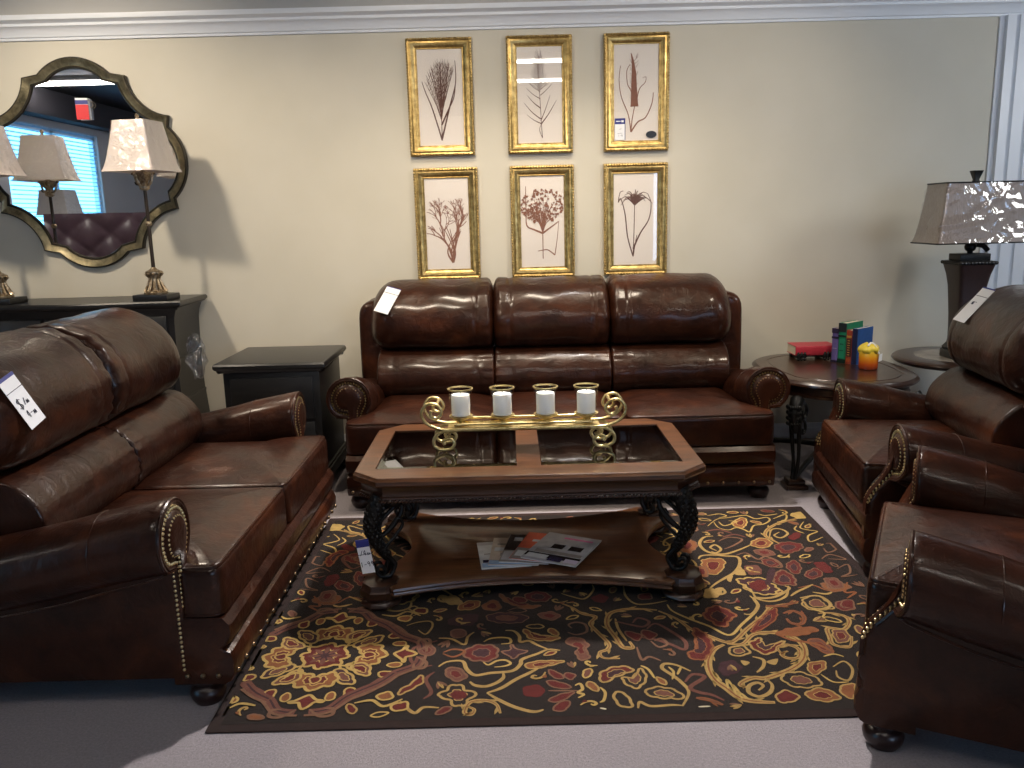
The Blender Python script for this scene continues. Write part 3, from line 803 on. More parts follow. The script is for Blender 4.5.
# ------------------------------------------------------------------ gilt frames with pressed plants
FW, FH = .372, .642
PRINT = plain('pale mat paper', (236, 227, 218), .7)
PLANT = plain('dried plant brown', (140, 94, 74), .8, var=.15, scale=60)
PLANTDARK = plain('dried plant dark stem', (98, 66, 56), .8)
STROKE = [0]
def leafstroke(b, pts, w0, w1=None, n=6, z=0.0):
    """flat tapered stroke in x,z just in front of the paper."""
    P = crom(pts, n); L = len(P); w1 = w0 if w1 is None else w1
    k = MB(); k.ribbon(P, [w0+(w1-w0)*i/(L-1) for i in range(L)], 0)
    STROKE[0] += 1; d = .0005+2e-6*(STROKE[0] % 900)
    b.add([(x, -d, y) for x, y, _ in k.v], k.f)
def plant(kind, b, rnd):
    fat = {3: 1.5, 4: 1.3}.get(kind, 1.1)
    L = lambda pts, a, c=None: leafstroke(b, pts, a*fat, None if c is None else c*fat)
    if kind == 0:      # broom-like plume with two long blades
        L([(0, -.235), (0, -.16), (.002, 0), (.004, .19)], .005, .002)
        for i in range(30):
            u = -1+2*i/29; x1 = u*.085+rnd.uniform(-.006, .006); z1 = .205-.09*u*u*(1.25 if u < 0 else .4)+rnd.uniform(-.02, .01); z0 = -.13+rnd.uniform(0, .07)
            mid = (x1*.42, z0+(z1-z0)*.45)
            L([(0, z0), mid, (x1, z1)], .0034, .0012)
            for q in range(5):
                f = .35+.13*q; px, pz = x1*f*.95, z0+(z1-z0)*f
                for s in (-1, 1): L([(px, pz), (px+s*.008, pz+.022)], .0020, .0008)
        L([(0, -.235), (-.05, -.06), (-.085, .03), (-.104, .09)], .008, .003)
        L([(0, -.225), (.05, -.05), (.088, .08), (.088, .20)], .009, .003)
        L([(0, -.15), (.045, -.06), (.075, .0), (.088, .08)], .009, .003)
    elif kind == 1:    # fine grass with paired blades
        L([(.012, -.235), (.008, -.17), (0, .0), (-.012, .20)], .004, .002)
        L([(.012, -.235), (-.004, -.19), (.006, -.16)], .003, .002)
        for i in range(14):
            z = .03+i*.013; sp = .055-.0030*i
            for s in (-1, 1):
                L([(-.004, z), (s*sp*.6, z+.022), (s*sp-.006, z+.028+.02*rnd.random())], .0022, .001)
                L([(-.004, z+.006), (s*sp*.4, z+.03), (s*sp*.6-.006, z+.05)], .0018, .001)
        for z, dx, dz, w in ((-.155, -.075, .05, .005), (-.13, -.09, .09, .006), (-.07, -.07, .07, .006), (-.02, -.075, .06, .004), (.02, -.06, .05, .004), (-.16, .095, .13, .007), (-.14, .06, .14, .005), (0, .07, .06, .004), (.03, .055, .05, .003)):
            L([(.004, z), (dx*.5, z+dz*.42), (dx, z+dz)], w, .0015)
    elif kind == 2:    # thick brown spike with curling blades
        L([(-.01, -.075), (-.012, .0), (-.014, .12)], .042, .022); L([(-.014, .115), (-.02, .17), (-.030, .215)], .022, .004)
        for i in range(24): L([(-.012+rnd.uniform(-.014, .014), -.06+i*.011), (-.012+rnd.choice((-1, 1))*(.022+.004*rnd.random()), -.035+i*.011)], .003, .001)
        L([(-.03, -.21), (-.022, -.14), (-.006, -.06)], .006, .004)
        L([(-.03, -.215), (-.045, -.12), (-.085, -.02), (-.098, .07), (-.09, .15)], .006, .003)
        L([(-.012, -.06), (-.03, .01), (-.05, .05), (-.054, .12), (-.035, .155)], .005, .003)
        L([(0, -.06), (.018, .02), (.05, .055), (.055, .085), (.036, .08)], .005, .002)
        L([(-.03, -.215), (.01, -.16), (.055, -.135), (.09, -.06), (.098, .0)], .008, .004)
    elif kind == 3:    # reddish wispy seaweed
        def br(p, a, l, w, d):
            if d == 0 or l < .012 or abs(p[0]) > .095 or p[1] > .19: return
            q = (p[0]+l*sin(a), p[1]+l*cos(a)); m = (p[0]+l*.5*sin(a+.12), p[1]+l*.5*cos(a+.12))
            L([p, m, q], w, w*.65)
            for k in range(2+(rnd.random() < .5)):
                br(q, a+rnd.uniform(-.62, .62), l*rnd.uniform(.6, .86), w*.68, d-1)
        for q in range(9): L([(.025, -.225), (.02+rnd.uniform(-.03, .03), -.15), (.02+rnd.uniform(-.07, .08), -.06+.06*rnd.random())], .008, .002)
        br((.02, -.17), -.55, .09, .008, 6); br((.025, -.17), .25, .085, .008, 6); br((-.03, -.07), -.2, .07, .006, 5); br((.03, -.1), .35, .07, .006, 5)
    elif kind == 4:    # bushy dried flower head on a bent stem
        L([(.0, -.215), (0, -.10), (0, -.06)], .004, .004)
        for i in range(30):
            a = rnd.uniform(-.75, .75); l = rnd.uniform(.09, .19); L([(0, -.06), (l*.5*sin(a*.7), -.06+l*.55), (l*sin(a), -.06+l*cos(a)*1.15)], .004, .002)
        for i in range(270):
            a = rnd.uniform(-.95, .95); l = rnd.uniform(.06, .215); x, z = l*sin(a)*.92, -.05+l*cos(a)*1.12
            r = rnd.uniform(.004, .010); k0 = rnd.random()*6
            b.add([(x+r*cos(k0+q*1.0472)*(1 if q % 2 else .6), -.0026-.000002*i, z+r*sin(k0+q*1.0472)*(1 if q % 2 else .6)) for q in range(6)], [tuple(range(6))])
        L([(0, -.066), (-.05, -.045), (-.092, -.02), (-.096, .06), (-.096, .205)], .009, .003)
        L([(0, -.066), (.045, -.035), (.095, .0)], .009, .004); L([(.095, .0), (.085, -.10), (.07, -.195)], .002, .004)
        L([(.07, -.195), (.03, -.165), (0, -.165), (-.03, -.17)], .006, .003)
    else:              # umbrel of blades over long curling leaves
        L([(-.012, -.215), (-.008, -.10), (-.004, .09)], .005, .004)
        for i in range(17):
            a = -1.25+i*2.5/16; l = .085+.02*sin(i*1.7)
            L([(-.004, .085), (l*.6*sin(a), .085+l*.55*cos(a)+.02), (l*1.02*sin(a*1.15), .085+l*.85*cos(a*1.1)-.012*abs(a))], .008, .0015)
        L([(-.012, -.215), (-.045, -.10), (-.06, .03), (-.085, .12), (-.10, .10), (-.09, .155), (-.07, .165)], .007, .003)
        L([(-.012, -.17), (.03, -.08), (.08, .0), (.092, .09), (.07, .15)], .009, .003)
        L([(-.012, -.215), (.004, -.12), (.01, -.09)], .005, .003)
def picture(x, z, kind, label, extra=False):
    t = thing('picture_frame', label, 'framed picture', (x, WALL_Y-.001, z), 0, 'gilt framed pressed plants')
    # moulding profile: (inward distance, forward distance)
    pr = [(0, 0), (0, .020), (.003, .027), (.010, .030), (.016, .027), (.018, .022), (.026, .024), (.036, .021), (.046, .013), (.051, .011), (.054, .013), (.058, .012), (.059, .006), (.059, 0)]
    b = MB()
    rect = lambda d, f: [(-FW/2+d, -f, -FH/2+d), (FW/2-d, -f, -FH/2+d), (FW/2-d, -f, FH/2-d), (-FW/2+d, -f, FH/2-d)]
    b.loft([rect(d, f) for d, f in pr], True, False)
    b.build('frame', GOLD, t, 28)
    b = MB()       # carved gadroon edge
    for (a, c) in (((-1, -1), (1, -1)), ((1, -1), (1, 1)), ((1, 1), (-1, 1)), ((-1, 1), (-1, -1))):
        P = Vector((a[0]*(FW/2-.006), a[1]*(FH/2-.006))); Q = Vector((c[0]*(FW/2-.006), c[1]*(FH/2-.006))); n = int((Q-P).length/.0155)
        for i in range(n):
            p = P.lerp(Q, (i+.5)/n); hx = abs((Q-P).x) > .1
            b.ball((p.x, -.0275, p.y), .0066, 6, 4, (1.0 if hx else 1.1, .9, 1.1 if hx else 1.0))
    b.build('beaded_edge', GOLDEDGE, t, 60)
    b = MB(); b.box(-FW/2+.05, FW/2-.05, -.006, -.002, -FH/2+.05, FH/2-.05); p_ = b.build('mat_board', PRINT, t, 0)
    b = MB(); plant(kind, b, random.Random(kind+3)); b.v = [(x_*1.0, y_-.006, z_*1.0) for x_, y_, z_ in b.v]
    STROKE[0] = 0
    b.build('pressed_plant', (PLANT if kind in (2, 3, 4) else PLANTDARK), p_, 0, recalc=False)
    b = MB(); b.box(-FW/2+.056, FW/2-.056, -.0105, -.0090, -FH/2+.056, FH/2-.056); b.build('picture_glass', GLASS, t, 0)
    if extra:
        b = MB(); b.box(-.122, -.064, -.0125, -.0108, -.258, -.140); k = b.build('price_label', WHITECARD, t, 0); k['label'] = 'blue and white price label'
        b = MB(); b.box(-.123, -.063, -.0131, -.0118, -.170, -.138); b.box(-.066, -.063, -.0131, -.0118, -.258, -.138); b.build('blue_header', BLUEINK, k, 0)
        b = MB(); b.box(-.115, -.090, -.0135, -.0130, -.157, -.152); b.box(-.086, -.072, -.0135, -.0130, -.160, -.149); b.build('header_print', WHITECARD, k, 0)
        b = MB()
        scribble(b, [[(x_-.100, z_-.240) for x_, z_ in s] for s in digits(0, 0, .012, '1-9')]+[[(-.108, -.222), (-.080, -.220)], [(-.100, -.196), (-.092, -.200), (-.086, -.192)]], Matrix.Translation((0, -.0118, 0)), .0008); b.build('handwriting', INK, k, 0)
        b = MB(); b.plate([(.087+.031*cos(2*pi*q/24), -.231+.0195*sin(2*pi*q/24)) for q in range(24)], -.0125, -.0108, .0003, 1); k = b.build('oval_sticker', BLACKPLASTIC, t, 30); k['label'] = 'black oval sticker'
PX = (-.366, .200, .752)
for i, lab in enumerate(('gilt framed broom-like dried plume, upper left of the six pictures', 'gilt framed fine grass with thin paired blades, upper middle of the six pictures', 'gilt framed thick brown spike with a price label and black oval sticker on it')):
    picture(PX[i], 2.067, i, lab, i == 2)
for i, lab in enumerate(('gilt framed reddish branching seaweed-like plant, lower left of the six pictures', 'gilt framed bushy dried flower head with a bent stem, lower middle of the six pictures', 'gilt framed plant with an umbrella of thin blades, lower right of the six pictures')):
    picture((-.355, .204, .750)[i], 1.357, i+3, lab)

# ------------------------------------------------------------------ quatrefoil mirror
mt = thing('wall_mirror', 'large quatrefoil mirror in an antique silver frame above the black dresser', 'mirror', (-2.438, WALL_Y-.002, 1.745))
def quat(d):
    """barbed quatrefoil outline shrunk inward by d (all outlines share one vertex count)."""
    arc = lambda cx, cz, r, a0, a1, n: [(cx+r*cos(radians(a0+(a1-a0)*k/n)), cz+r*sin(radians(a0+(a1-a0)*k/n))) for k in range(n+1)]
    q = arc(.322, 0, .272-d, 0, 48, 10)
    q += arc(.545, .515, .255+d, 263-120*d/.05*.05, 187+120*d/.05*.05, 14)
    q += arc(0, .318, .272-d, 42, 90, 10)
    full = list(q)
    full += [(-x, z) for x, z in q[::-1][1:]]
    full += [(-x, -z) for x, z in q[1:]]
    full += [(x, -z) for x, z in q[::-1][1:-1]]
    return full
rg = lambda d, f: [(x, -f, z) for x, z in quat(d)]
b = MB(); b.loft([rg(0, 0), rg(0, .030), rg(.004, .034), rg(.008, .034)], True, False); b.build('frame_edge', PEWTERDARK, mt, 30)
b = MB(); b.loft([rg(.008, .033), rg(.014, .031), rg(.030, .024), rg(.046, .020), rg(.048, .022)], True, False); b.build('frame', PEWTER, mt, 25)
b = MB(); b.loft([rg(.048, .022), rg(.052, .024), rg(.058, .023), rg(.062, .012)], True, False); b.build('inner_lip', PEWTERDARK, mt, 30)
m = N('mirror silver'); m.set(Base_Color=(.86, .87, .88, 1), Metallic=1.0, Roughness=.01); MIRROR = m.m
b = MB(); inn = quat(.057); b.add([(x, -.012, z) for x, z in inn], [tuple(range(len(inn)))]); 
b.build('mirror_glass', MIRROR, mt, 0)
# red tag hung on the mirror
tg = thing('hanging_tag', 'red sale tag with a white and blue top hanging on the mirror', 'price tag', (-2.405, WALL_Y-.032, 2.112), 8)
b = MB(); b.box(-.034, .034, -.002, .0, -.118, 0); b.build('card', WHITECARD, tg, 0)
b = MB(); b.box(-.034, .034, -.0035, -.0018, -.118, -.036); b.build('red_panel', REDCARD, tg, 0)
b = MB(); b.box(-.034, .034, -.0035, -.0018, -.034, -.012); b.build('blue_band', BLUEINK, tg, 0)
b = MB(); b.box(.035, .046, -.001, .012, -.118, -.006); b.build('back_leaf', plain('tag grey back', (120, 124, 136), .5), tg, 0)
b = MB(); b.tube(crom([(.030, -.002, -.012), (.052, -.006, -.020), (.062, -.006, -.040), (.050, -.004, -.052), (.034, -.002, -.045)], 5), .0022, 5); b.build('cord', plain('tag cord', (120, 110, 96), .7), tg)

# ------------------------------------------------------------------ black dresser
dr = thing('dresser', 'black wide dresser with a serpentine top under the mirror', 'dresser', (-2.40, 4.955, 0))
def serp(hw, d, bow, n=24):
    """top outline: back at y=0, front bowed (local -y is front)."""
    fr = []
    for k in range(n+1):
        u = -1+2*k/n
        fr.append((u*hw, -d-bow*(.5+.5*cos(pi*u))*1.0+bow*.5*(1-cos(2*pi*u))*.25))
    return fr+[(hw, 0), (-hw, 0)]
b = MB(); HWD = .60; TOP = .985
rings = []
for d, z in ((.030, TOP-.050), (.026, TOP-.040), (.012, TOP-.034), (.006, TOP-.026), (.0, TOP-.020), (.0, TOP-.008), (.006, TOP)):
    rings.append([(x, y, z) for x, y in inset(serp(HWD, .42, .05), d)])
b.loft(rings); b.build('top', BLACKWOOD, dr, 35)
# bombe sides: horizontal sections that swell and step
b = MB(); secs = []
for z, g, bo in ((.06, -.075, .03), (.10, -.055, .04), (.24, -.050, .045), (.40, -.062, .045), (.42, -.058, .045), (.425, -.066, .04), (.62, -.072, .045), (.66, -.060, .045), (.665, -.068, .04), (.86, -.062, .04), (.90, -.055, .04), (.935, -.040, .045)):
    secs.append([(x, y, z) for x, y in serp(HWD+g, .42+g*.8, bo)])
b.loft(secs); b.build('body', BLACKWOOD, dr, 30)
for r, (z0, z1) in enumerate(((.12, .38), (.44, .63), (.68, .90))):
    for c in range(3):
        u0 = -.50+c*.338; u1 = u0+.322
        b = MB(); L = []
        for k in range(9):
            x = u0+(u1-u0)*k/8; u = x/(HWD-.06); y = -(.42-.05)-.042*(.5+.5*cos(pi*u))+.042*.5*(1-cos(2*pi*u))*.25
            L.append((x, y))
        b.loft([[(x, y-.008, z0), (x, y-.012, z0+.006), (x, y-.012, z1-.006), (x, y-.008, z1), (x, y+.02, z1), (x, y+.02, z0)] for x, y in L])
        dw = b.build('drawer', BLACKWOOD, dr, 35)
        xm, ym = L[4]; zm = (z0+z1)/2
        b = MB(); b.tube([(xm-.04, ym-.014, zm), (xm-.036, ym-.035, zm-.012), (xm, ym-.040, zm-.018), (xm+.036, ym-.035, zm-.012), (xm+.04, ym-.014, zm)], .004, 6); b.build('handle', PEWTERDARK, dw)
for sx in (-1, 1):
    for y in (-.35, -.05):
        b = MB(); b.loft([[(sx*(HWD-.12)+a*s, y+c*s, z) for a, c in ((-1, -1), (1, -1), (1, 1), (-1, 1))] for s, z in ((.030, 0), (.028, .012), (.040, .05), (.045, .075))]); b.build('foot', BLACKWOOD, dr, 30)
# clear plastic bag hanging off the dresser corner
def crinkle(p, a, sc, seed):
    x, y, z = p; return a*(sin(sc*x+1.3*seed+3*sin(sc*.7*z))+sin(sc*1.7*z+seed+2*sin(sc*.9*y+x*7))+.6*sin(sc*2.9*(x+z)+seed*2))
BAGM = thin_glass('clear plastic bag', (.88, .89, .92, 1), .08, 2.3, (30, .7))
bg = MB(); rings = []
for k in range(17):
    t_ = k/16; z = .02-.25*t_; r = .010+.045*sin(pi*min(1, t_*1.02))**.7+.006*(t_ > .9)
    rings.append([(r*1.05*cos(a)+crinkle((cos(a), sin(a), z*9), .0045, 4, 2), r*.55*sin(a)+crinkle((sin(a), cos(a), z*9), .0035, 5, 3), z+.006*sin(3*a)) for a in [2*pi*q/28 for q in range(28)]])
bg.loft(rings); o = bg.build('plastic_bag', BAGM, None, 25, (-1.765, 4.60, .775)); tag(o, 'crumpled clear plastic bag hanging at the right side of the black dresser', 'plastic bag')

# ------------------------------------------------------------------ buffet lamps on the dresser
def soft_shade(name, parent, hw0, hd0, hw1, hd1, z0, z1, mat, sag=.35, n=14, cor=.012):
    """rectangular bell shade: bottom half sizes hw0,hd0, top hw1,hd1, sides curving in."""
    rings = []
    for k in range(n+1):
        t_ = k/n; f = t_**(1-sag) if sag >= 0 else t_
        w_ = hw0+(hw1-hw0)*f; d_ = hd0+(hd1-hd0)*f
        rings.append([(x, y, z0+(z1-z0)*t_) for x, y in round_poly([(-w_, -d_), (w_, -d_), (w_, d_), (-w_, d_)], cor, 3)])
    b = MB(); b.loft(rings, True, False)
    inner = [[(x*.985, y*.985, z) for x, y, z in r] for r in rings][::-1]
    b.loft([rings[-1]]+inner+[rings[0]], True, False)
    return b.build(name, mat, parent, 40), rings
def wrap_of(rings, parent, amp, seed, mat, out=.004):
    rnd = random.Random(seed); R = []
    # densify
    dense = []
    for a, c in zip(rings, rings[1:]):
        for q in range(2): dense.append([tuple(Vector(p).lerp(Vector(s), q/2)) for p, s in zip(a, c)])
    dense.append(rings[-1]); 
    folds = [(rnd.uniform(-.3, .3), rnd.uniform(-.3, .3), rnd.uniform(0, 3.14), rnd.uniform(.008, .02), rnd.uniform(.4, 1)*rnd.choice((-1, 1))) for _ in range(26)]
    zc = (rings[0][0][2]+rings[-1][0][2])/2
    for ring in dense:
        P = []; n = len(ring)
        for i in range(n):
            a = Vector(ring[i]); c = Vector(ring[(i+1) % n]); m = max(1, int((c-a).length/.012))
            for k in range(m): P.append(a.lerp(c, k/m))
        R.append(P)
    nmin = max(len(P) for P in R); RR = []
    for P in R:      # resample by index to a common count
        L = [0]; 
        for i in range(len(P)): L.append(L[-1]+(P[(i+1) % len(P)]-P[i]).length)
        out_ = []
        for k in range(nmin):
            s = L[-1]*k/nmin; j = max(i for i in range(len(L)-1) if L[i] <= s+1e-9); f = (s-L[j])/max(1e-9, L[j+1]-L[j])
            out_.append(P[j].lerp(P[(j+1) % len(P)], f))
        RR.append(out_)
    fin = []
    for P in RR:
        row = []
        for p in P:
            d = out; u = math.atan2(p.y, p.x)*.2
            for fx, fz, an, w_, s in folds:
                q = ((u-fx)*cos(an)+((p.z-zc)-fz*.5)*sin(an))/w_; d += amp*s*exp(-q*q)
            nrm = Vector((p.x, p.y, 0)).normalized()
            row.append(tuple(p+nrm*max(.0015, d)))
        fin.append(row)
    b = MB(); b.loft(fin, True, False); o = b.build('plastic_wrap', mat, parent, 60); o['label'] = 'crinkled clear plastic wrapping'; return o
m = N('ivory shade fabric'); m.set(Base_Color=lin(234, 222, 212), Roughness=.75); IVORY = m.m
def buffet_lamp(label, x, y):
    t = thing('buffet_lamp', label, 'lamp', (x, y, TOP), 0, 'pair of buffet lamps on the dresser')
    b = MB(); b.m = Matrix.Rotation(radians(-6), 4, 'Z'); b.box(-.100, .100, -.075, .075, 0, .034, .004); b.build('base', BLACKWOOD, t, 35)
    b = MB(); b.lathe([(.062, .034), (.064, .042), (.054, .050), (.050, .054)], 20)
    for k in range(10):
        a = 2*pi*k/10
        b.tube([(r*cos(a), r*sin(a), z) for r, z in crom([(.058, .048), (.050, .060), (.036, .090), (.028, .120), (.040, .142), (.046, .150)], 4)], [.011, .011, .010, .009, .008, .008, .008, .008, .008, .007, .007, .006, .006, .006, .006, .007, .008, .008, .008, .008, .007][:21], 6)
    b.lathe([(.030, .046), (.026, .110), (.034, .146), (.046, .150), (.046, .158), (.030, .164), (.018, .172), (.012, .180)], 20); b.build('acanthus_foot', SILVERLEAF, t, 50)
    b = MB(); b.lathe([(.0105, .175), (.0095, .40), (.009, .60)], 14); b.build('stem', plain('bronze brown stem', (58, 48, 40), .4, .5), t, 50)
    b = MB(); b.lathe([(.009, .405), (.017, .412), (.017, .425), (.009, .432)], 14)
    b.lathe([(.010, .595), (.026, .603), (.028, .618), (.020, .626), (.022, .645), (.034, .660), (.038, .678), (.044, .690), (.020, .694), (.012, .700), (.012, .74)], 18)
    for k in range(6):
        a = 2*pi*k/6; b.tube([(r*cos(a), r*sin(a), z) for r, z in crom([(.022, .62), (.040, .640), (.046, .668), (.056, .688), (.062, .680)], 4)], .006, 6)
    b.build('carved_neck', SILVERLEAF, t, 50)
    b = MB(); b.tube([(-.028, 0, .624), (-.044, 0, .628), (-.050, 0, .640)], .004, 6); b.build('switch', BLACKPLASTIC, t)
    sh, rg = soft_shade('lamp_shade', t, .150, .150, .092, .092, .694, .958, IVORY, .30)
    sh.rotation_euler = (0, 0, radians(-9))
    wrap_of(rg, sh, .0065, int(abs(x)*100), WRAP)
    b = MB(); b.tube([(0, 0, .74), (0, 0, .955)], .003, 5); b.lathe([(.006, .955), (.011, .965), (.008, .975), (.012, .985), (.004, .998)], 12)
    for a in (0, 2*pi/3, 4*pi/3): b.tube([(0, 0, .952), (.088*cos(a+.3), .088*sin(a+.3), .952)], .0018, 4)
    b.build('finial', SILVERLEAF, t, 50)
buffet_lamp('slim buffet lamp with plastic wrapped ivory shade in front of the mirror', -1.972, 4.65)
buffet_lamp('slim buffet lamp at the far dresser end, only its foot and shade edge visible', -2.835, 4.65)

# ------------------------------------------------------------------ black nightstand
ns = thing('nightstand', 'black nightstand with a moulded top between loveseat and sofa', 'nightstand', (-1.225, 4.415, 0))
b = MB(); o = [(-.285, -.30), (.285, -.30), (.285, .28), (-.285, .28)]
b.loft([[(x, y, z) for x, y in inset(round_poly(o, .012, 2), d)] for d, z in ((.030, .648), (.022, .655), (.018, .662), (.006, .668), (.0, .676), (.0, .688), (.006, .697), (.014, .700))]); b.build('top', BLACKWOOD, ns, 30)
b = MB(); b.box(-.245, .245, -.262, .25, .10, .65, .006); b.box(-.262, .262, -.278, .265, .06, .12, .008); b.box(-.255, .255, -.270, .258, .12, .135, .004); b.build('body', BLACKWOOD, ns, 30)
for z0, z1 in ((.16, .385), (.405, .62)):
    b = MB(); b.box(-.21, .21, -.276, -.255, z0, z1, .005); d_ = b.build('drawer', BLACKWOOD, ns, 30)
    b = MB(); b.lathe([(.005, 0), (.005, .012), (.013, .02), (.013, .026), (.004, .030)], 14); b.v = [(x, -.276-z, (z0+z1)/2+y) for x, y, z in b.v]; b.build('knob', PEWTERDARK, d_)
for sx in (-1, 1):
    for y in (-.235, .22):
        b = MB(); b.lathe([(.022, 0), (.036, .006), (.040, .022), (.030, .034), (.026, .040), (.036, .050), (.038, .062)], 16); b.build('foot', BLACKWOOD, ns, 40, (sx*.225, y, 0))
# ------------------------------------------------------------------ end table with clipped, bowed top
et = thing('end_table', 'dark walnut end table with black iron legs between sofa and armchair', 'end table', (1.735, 4.425, 0))
EZ = .55
def bowed(hx, hy, c):
    pts = []
    co_ = [(-hx+c, -hy), (hx-c, -hy), (hx, -hy+c), (hx, hy-c), (hx-c, hy), (-hx+c, hy), (-hx, hy-c), (-hx, -hy+c)]
    for i in range(8):
        p, q = co_[i], co_[(i+1) % 8]
        pts += arc_between(p, q, -.030 if i % 2 == 0 else -.02, 6)[:-1]
    return pts
o = bowed(.352, .455, .18)
b = MB(); rg = lambda d, z: [(x, y, z) for x, y in inset(o, d)]
b.loft([rg(.035, EZ-.040), rg(.014, EZ-.036), rg(.0, EZ-.026), rg(.002, EZ-.016), rg(.010, EZ-.008), rg(.014, EZ-.002), rg(.020, EZ), rg(.075, EZ), rg(.078, EZ-.003), rg(.085, EZ-.003), rg(.088, EZ), rg(.16, EZ)]); b.build('top', WOOD_DARK, et, 25)
b = MB(); b.loft([rg(.045, EZ-.04), rg(.048, EZ-.075), rg(.040, EZ-.080), rg(.042, EZ-.092), rg(.07, EZ-.092), rg(.07, EZ-.04)], True, False); b.build('apron', WOOD_DARK, et, 25)
FT = [(-.305, -.375), (.285, -.33), (.285, .33), (-.305, .33)]
for fx, fy in FT:
    b = MB(); top_z, bz = EZ-.09, .045
    # curved iron cabriole: scaled shell at the top, two bars down, scroll at the side
    a = math.atan2(fy, fx); M = Matrix.Translation((fx, fy, 0)) @ Matrix.Rotation(a, 4, 'Z')
    k = MB()
    k.tube([(u, 0, z) for u, z in crom([(.005, top_z), (.045, top_z-.05), (.050, top_z-.10), (.022, top_z-.16)], 6)], [.044-.024*(i/18) for i in range(19)], 10, flat=.8)
    for i in range(4):
        for q in range(7):
            an = -1.2+2.4*q/6; z = top_z-.03-i*.028
            k.ball((.040+.034*cos(an), .034*sin(an), z), .010-.001*i, 6, 4, (1, 1, 1.2))
    for s in (-1, 1):
        k.tube([(u, s*(.022-.004*j), z) for j, (u, z) in enumerate([(.03, top_z-.08), (.012, top_z-.20), (-.006, top_z-.30), (-.004, bz+.06), (.014, bz)])], [.013, .011, .009, .010, .012], 7)
    k.tube([(u, .02, z) for u, z in crom([(.0, top_z-.02), (-.05, top_z-.03), (-.075, top_z-.07), (-.05, top_z-.105), (-.02, top_z-.09), (-.03, top_z-.065)], 6)], .009, 7)
    k.tube([(u, .02, z) for u, z in crom([(-.02, top_z-.10), (-.06, top_z-.13), (-.06, top_z-.17), (-.03, top_z-.18), (-.02, top_z-.155)], 6)], .008, 7)
    k.v = [tuple(M @ Vector(p)) for p in k.v]; k.build('leg', IRON, et, 60)
    b = MB(); b.box(fx-.055, fx+.055, fy-.055, fy+.055, 0, .022, .006); b.box(fx-.042, fx+.042, fy-.042, fy+.042, .022, .048, .006); b.build('foot', WOOD_DARK, et, 30)
b = MB()
for (p, q) in ((FT[0], FT[2]), (FT[1], FT[3])):
    b.tube(crom([(p[0], p[1], .05), (p[0]*.6, p[1]*.6+.01, .085), (.0, .03, .10), (q[0]*.6, q[1]*.6+.01, .085), (q[0], q[1], .05)], 6), .015, 8)
b.build('stretcher', IRON, et, 60)

# ------------------------------------------------------------------ books on the end table
PAGES = plain('book pages', (206, 196, 172), .8)
def book(label, cx, cy, z, rz, w, d, h, rgb, bands, spine=None, flat=False):
    """upright book: spine faces local -y, thickness w along x, depth d, height h."""
    t = thing('book', label, 'book', (cx, cy, z), rz, 'books on the end table')
    cov = plain('book cloth %s' % str(rgb), rgb, .4, var=.12, scale=40)
    b = MB(); b.box(-w/2+.003, w/2-.003, -d/2+.004, d/2-.003, .003, h-.003); pg = b.build('pages', PAGES, t, 0)
    b = MB(); b.box(-w/2, -w/2+.003, -d/2, d/2, 0, h); b.box(w/2-.003, w/2, -d/2, d/2, 0, h)
    sp = [(-w/2, -d/2+.004)]+[(-w/2*cos(pi*k/8), -d/2-.005*sin(pi*k/8)) for k in range(9)]+[(w/2, -d/2+.004)]
    b.slab(sp[::1], 0, h, 0); c = b.build('cover', cov, t, 30)
    if bands:
        for (z0, z1, rg_, inset_) in bands:
            b = MB(); b.box(-w/2+inset_, w/2-inset_, -d/2-.0065, -d/2-.002, h*z0, h*z1); b.build('spine_panel', plain('spine %s' % str(rg_), rg_, .35, .3 if rg_[0] > 150 else 0), c, 0)
    if flat: t.rotation_euler = (0, radians(90), radians(rz))
    return t
BA = radians(-52); BO = Vector((1.795, 4.585))
def shelf_book(label, off, w, d, h, *a):
    c = BO+Vector((cos(BA), sin(BA)))*(off+w/2)+Vector((-sin(BA), cos(BA)))*(d/2)
    book(label, c.x, c.y, EZ, -52, w, d, h, *a)
shelf_book('purple book with dark spine bands standing nearest the flat red book', 0, .038, .135, .190, (96, 84, 140), [(.0, .06, (40, 34, 56), 0), (.70, .76, (44, 36, 62), 0), (.86, 1.0, (52, 42, 70), 0), (.4, .42, (150, 140, 170), .006)])
shelf_book('tall green book with an ornate dark green spine', .0385, .046, .165, .222, (22, 116, 82), [(.0, .10, (18, 40, 34), 0), (.12, .60, (36, 128, 96), .008), (.66, .70, (22, 44, 40), 0), (.78, 1.0, (34, 40, 44), 0), (.30, .33, (20, 70, 56), .012), (.46, .49, (20, 70, 56), .012)])
shelf_book('brick red book with a gilt lettered spine', .085, .036, .150, .186, (150, 62, 40), [(.06, .16, (180, 90, 52), .006), (.22, .74, (70, 40, 36), .004), (.78, .84, (196, 150, 70), .004)]+[(.26+.07*i, .285+.07*i, (200, 158, 84), .011) for i in range(7)])
shelf_book('blue book standing beside the yellow and orange candle jar', .1215, .030, .155, .197, (40, 84, 150), [(.0, 1.0, (30, 36, 70), .001)])
book('red book lying flat on dark scrolled feet, beside the upright books', 1.612, 4.715, EZ+.0545, 0, .054, .15, .235, (176, 46, 62), [], flat=True)
st = thing('book_stand', 'low black stand with scrolled feet under the flat red book', 'book stand', (1.715, 4.715, EZ))
b = MB(); b.box(-.088, .088, -.075, .08, .020, .0265, .002); b.build('plate', IRON, st, 30)
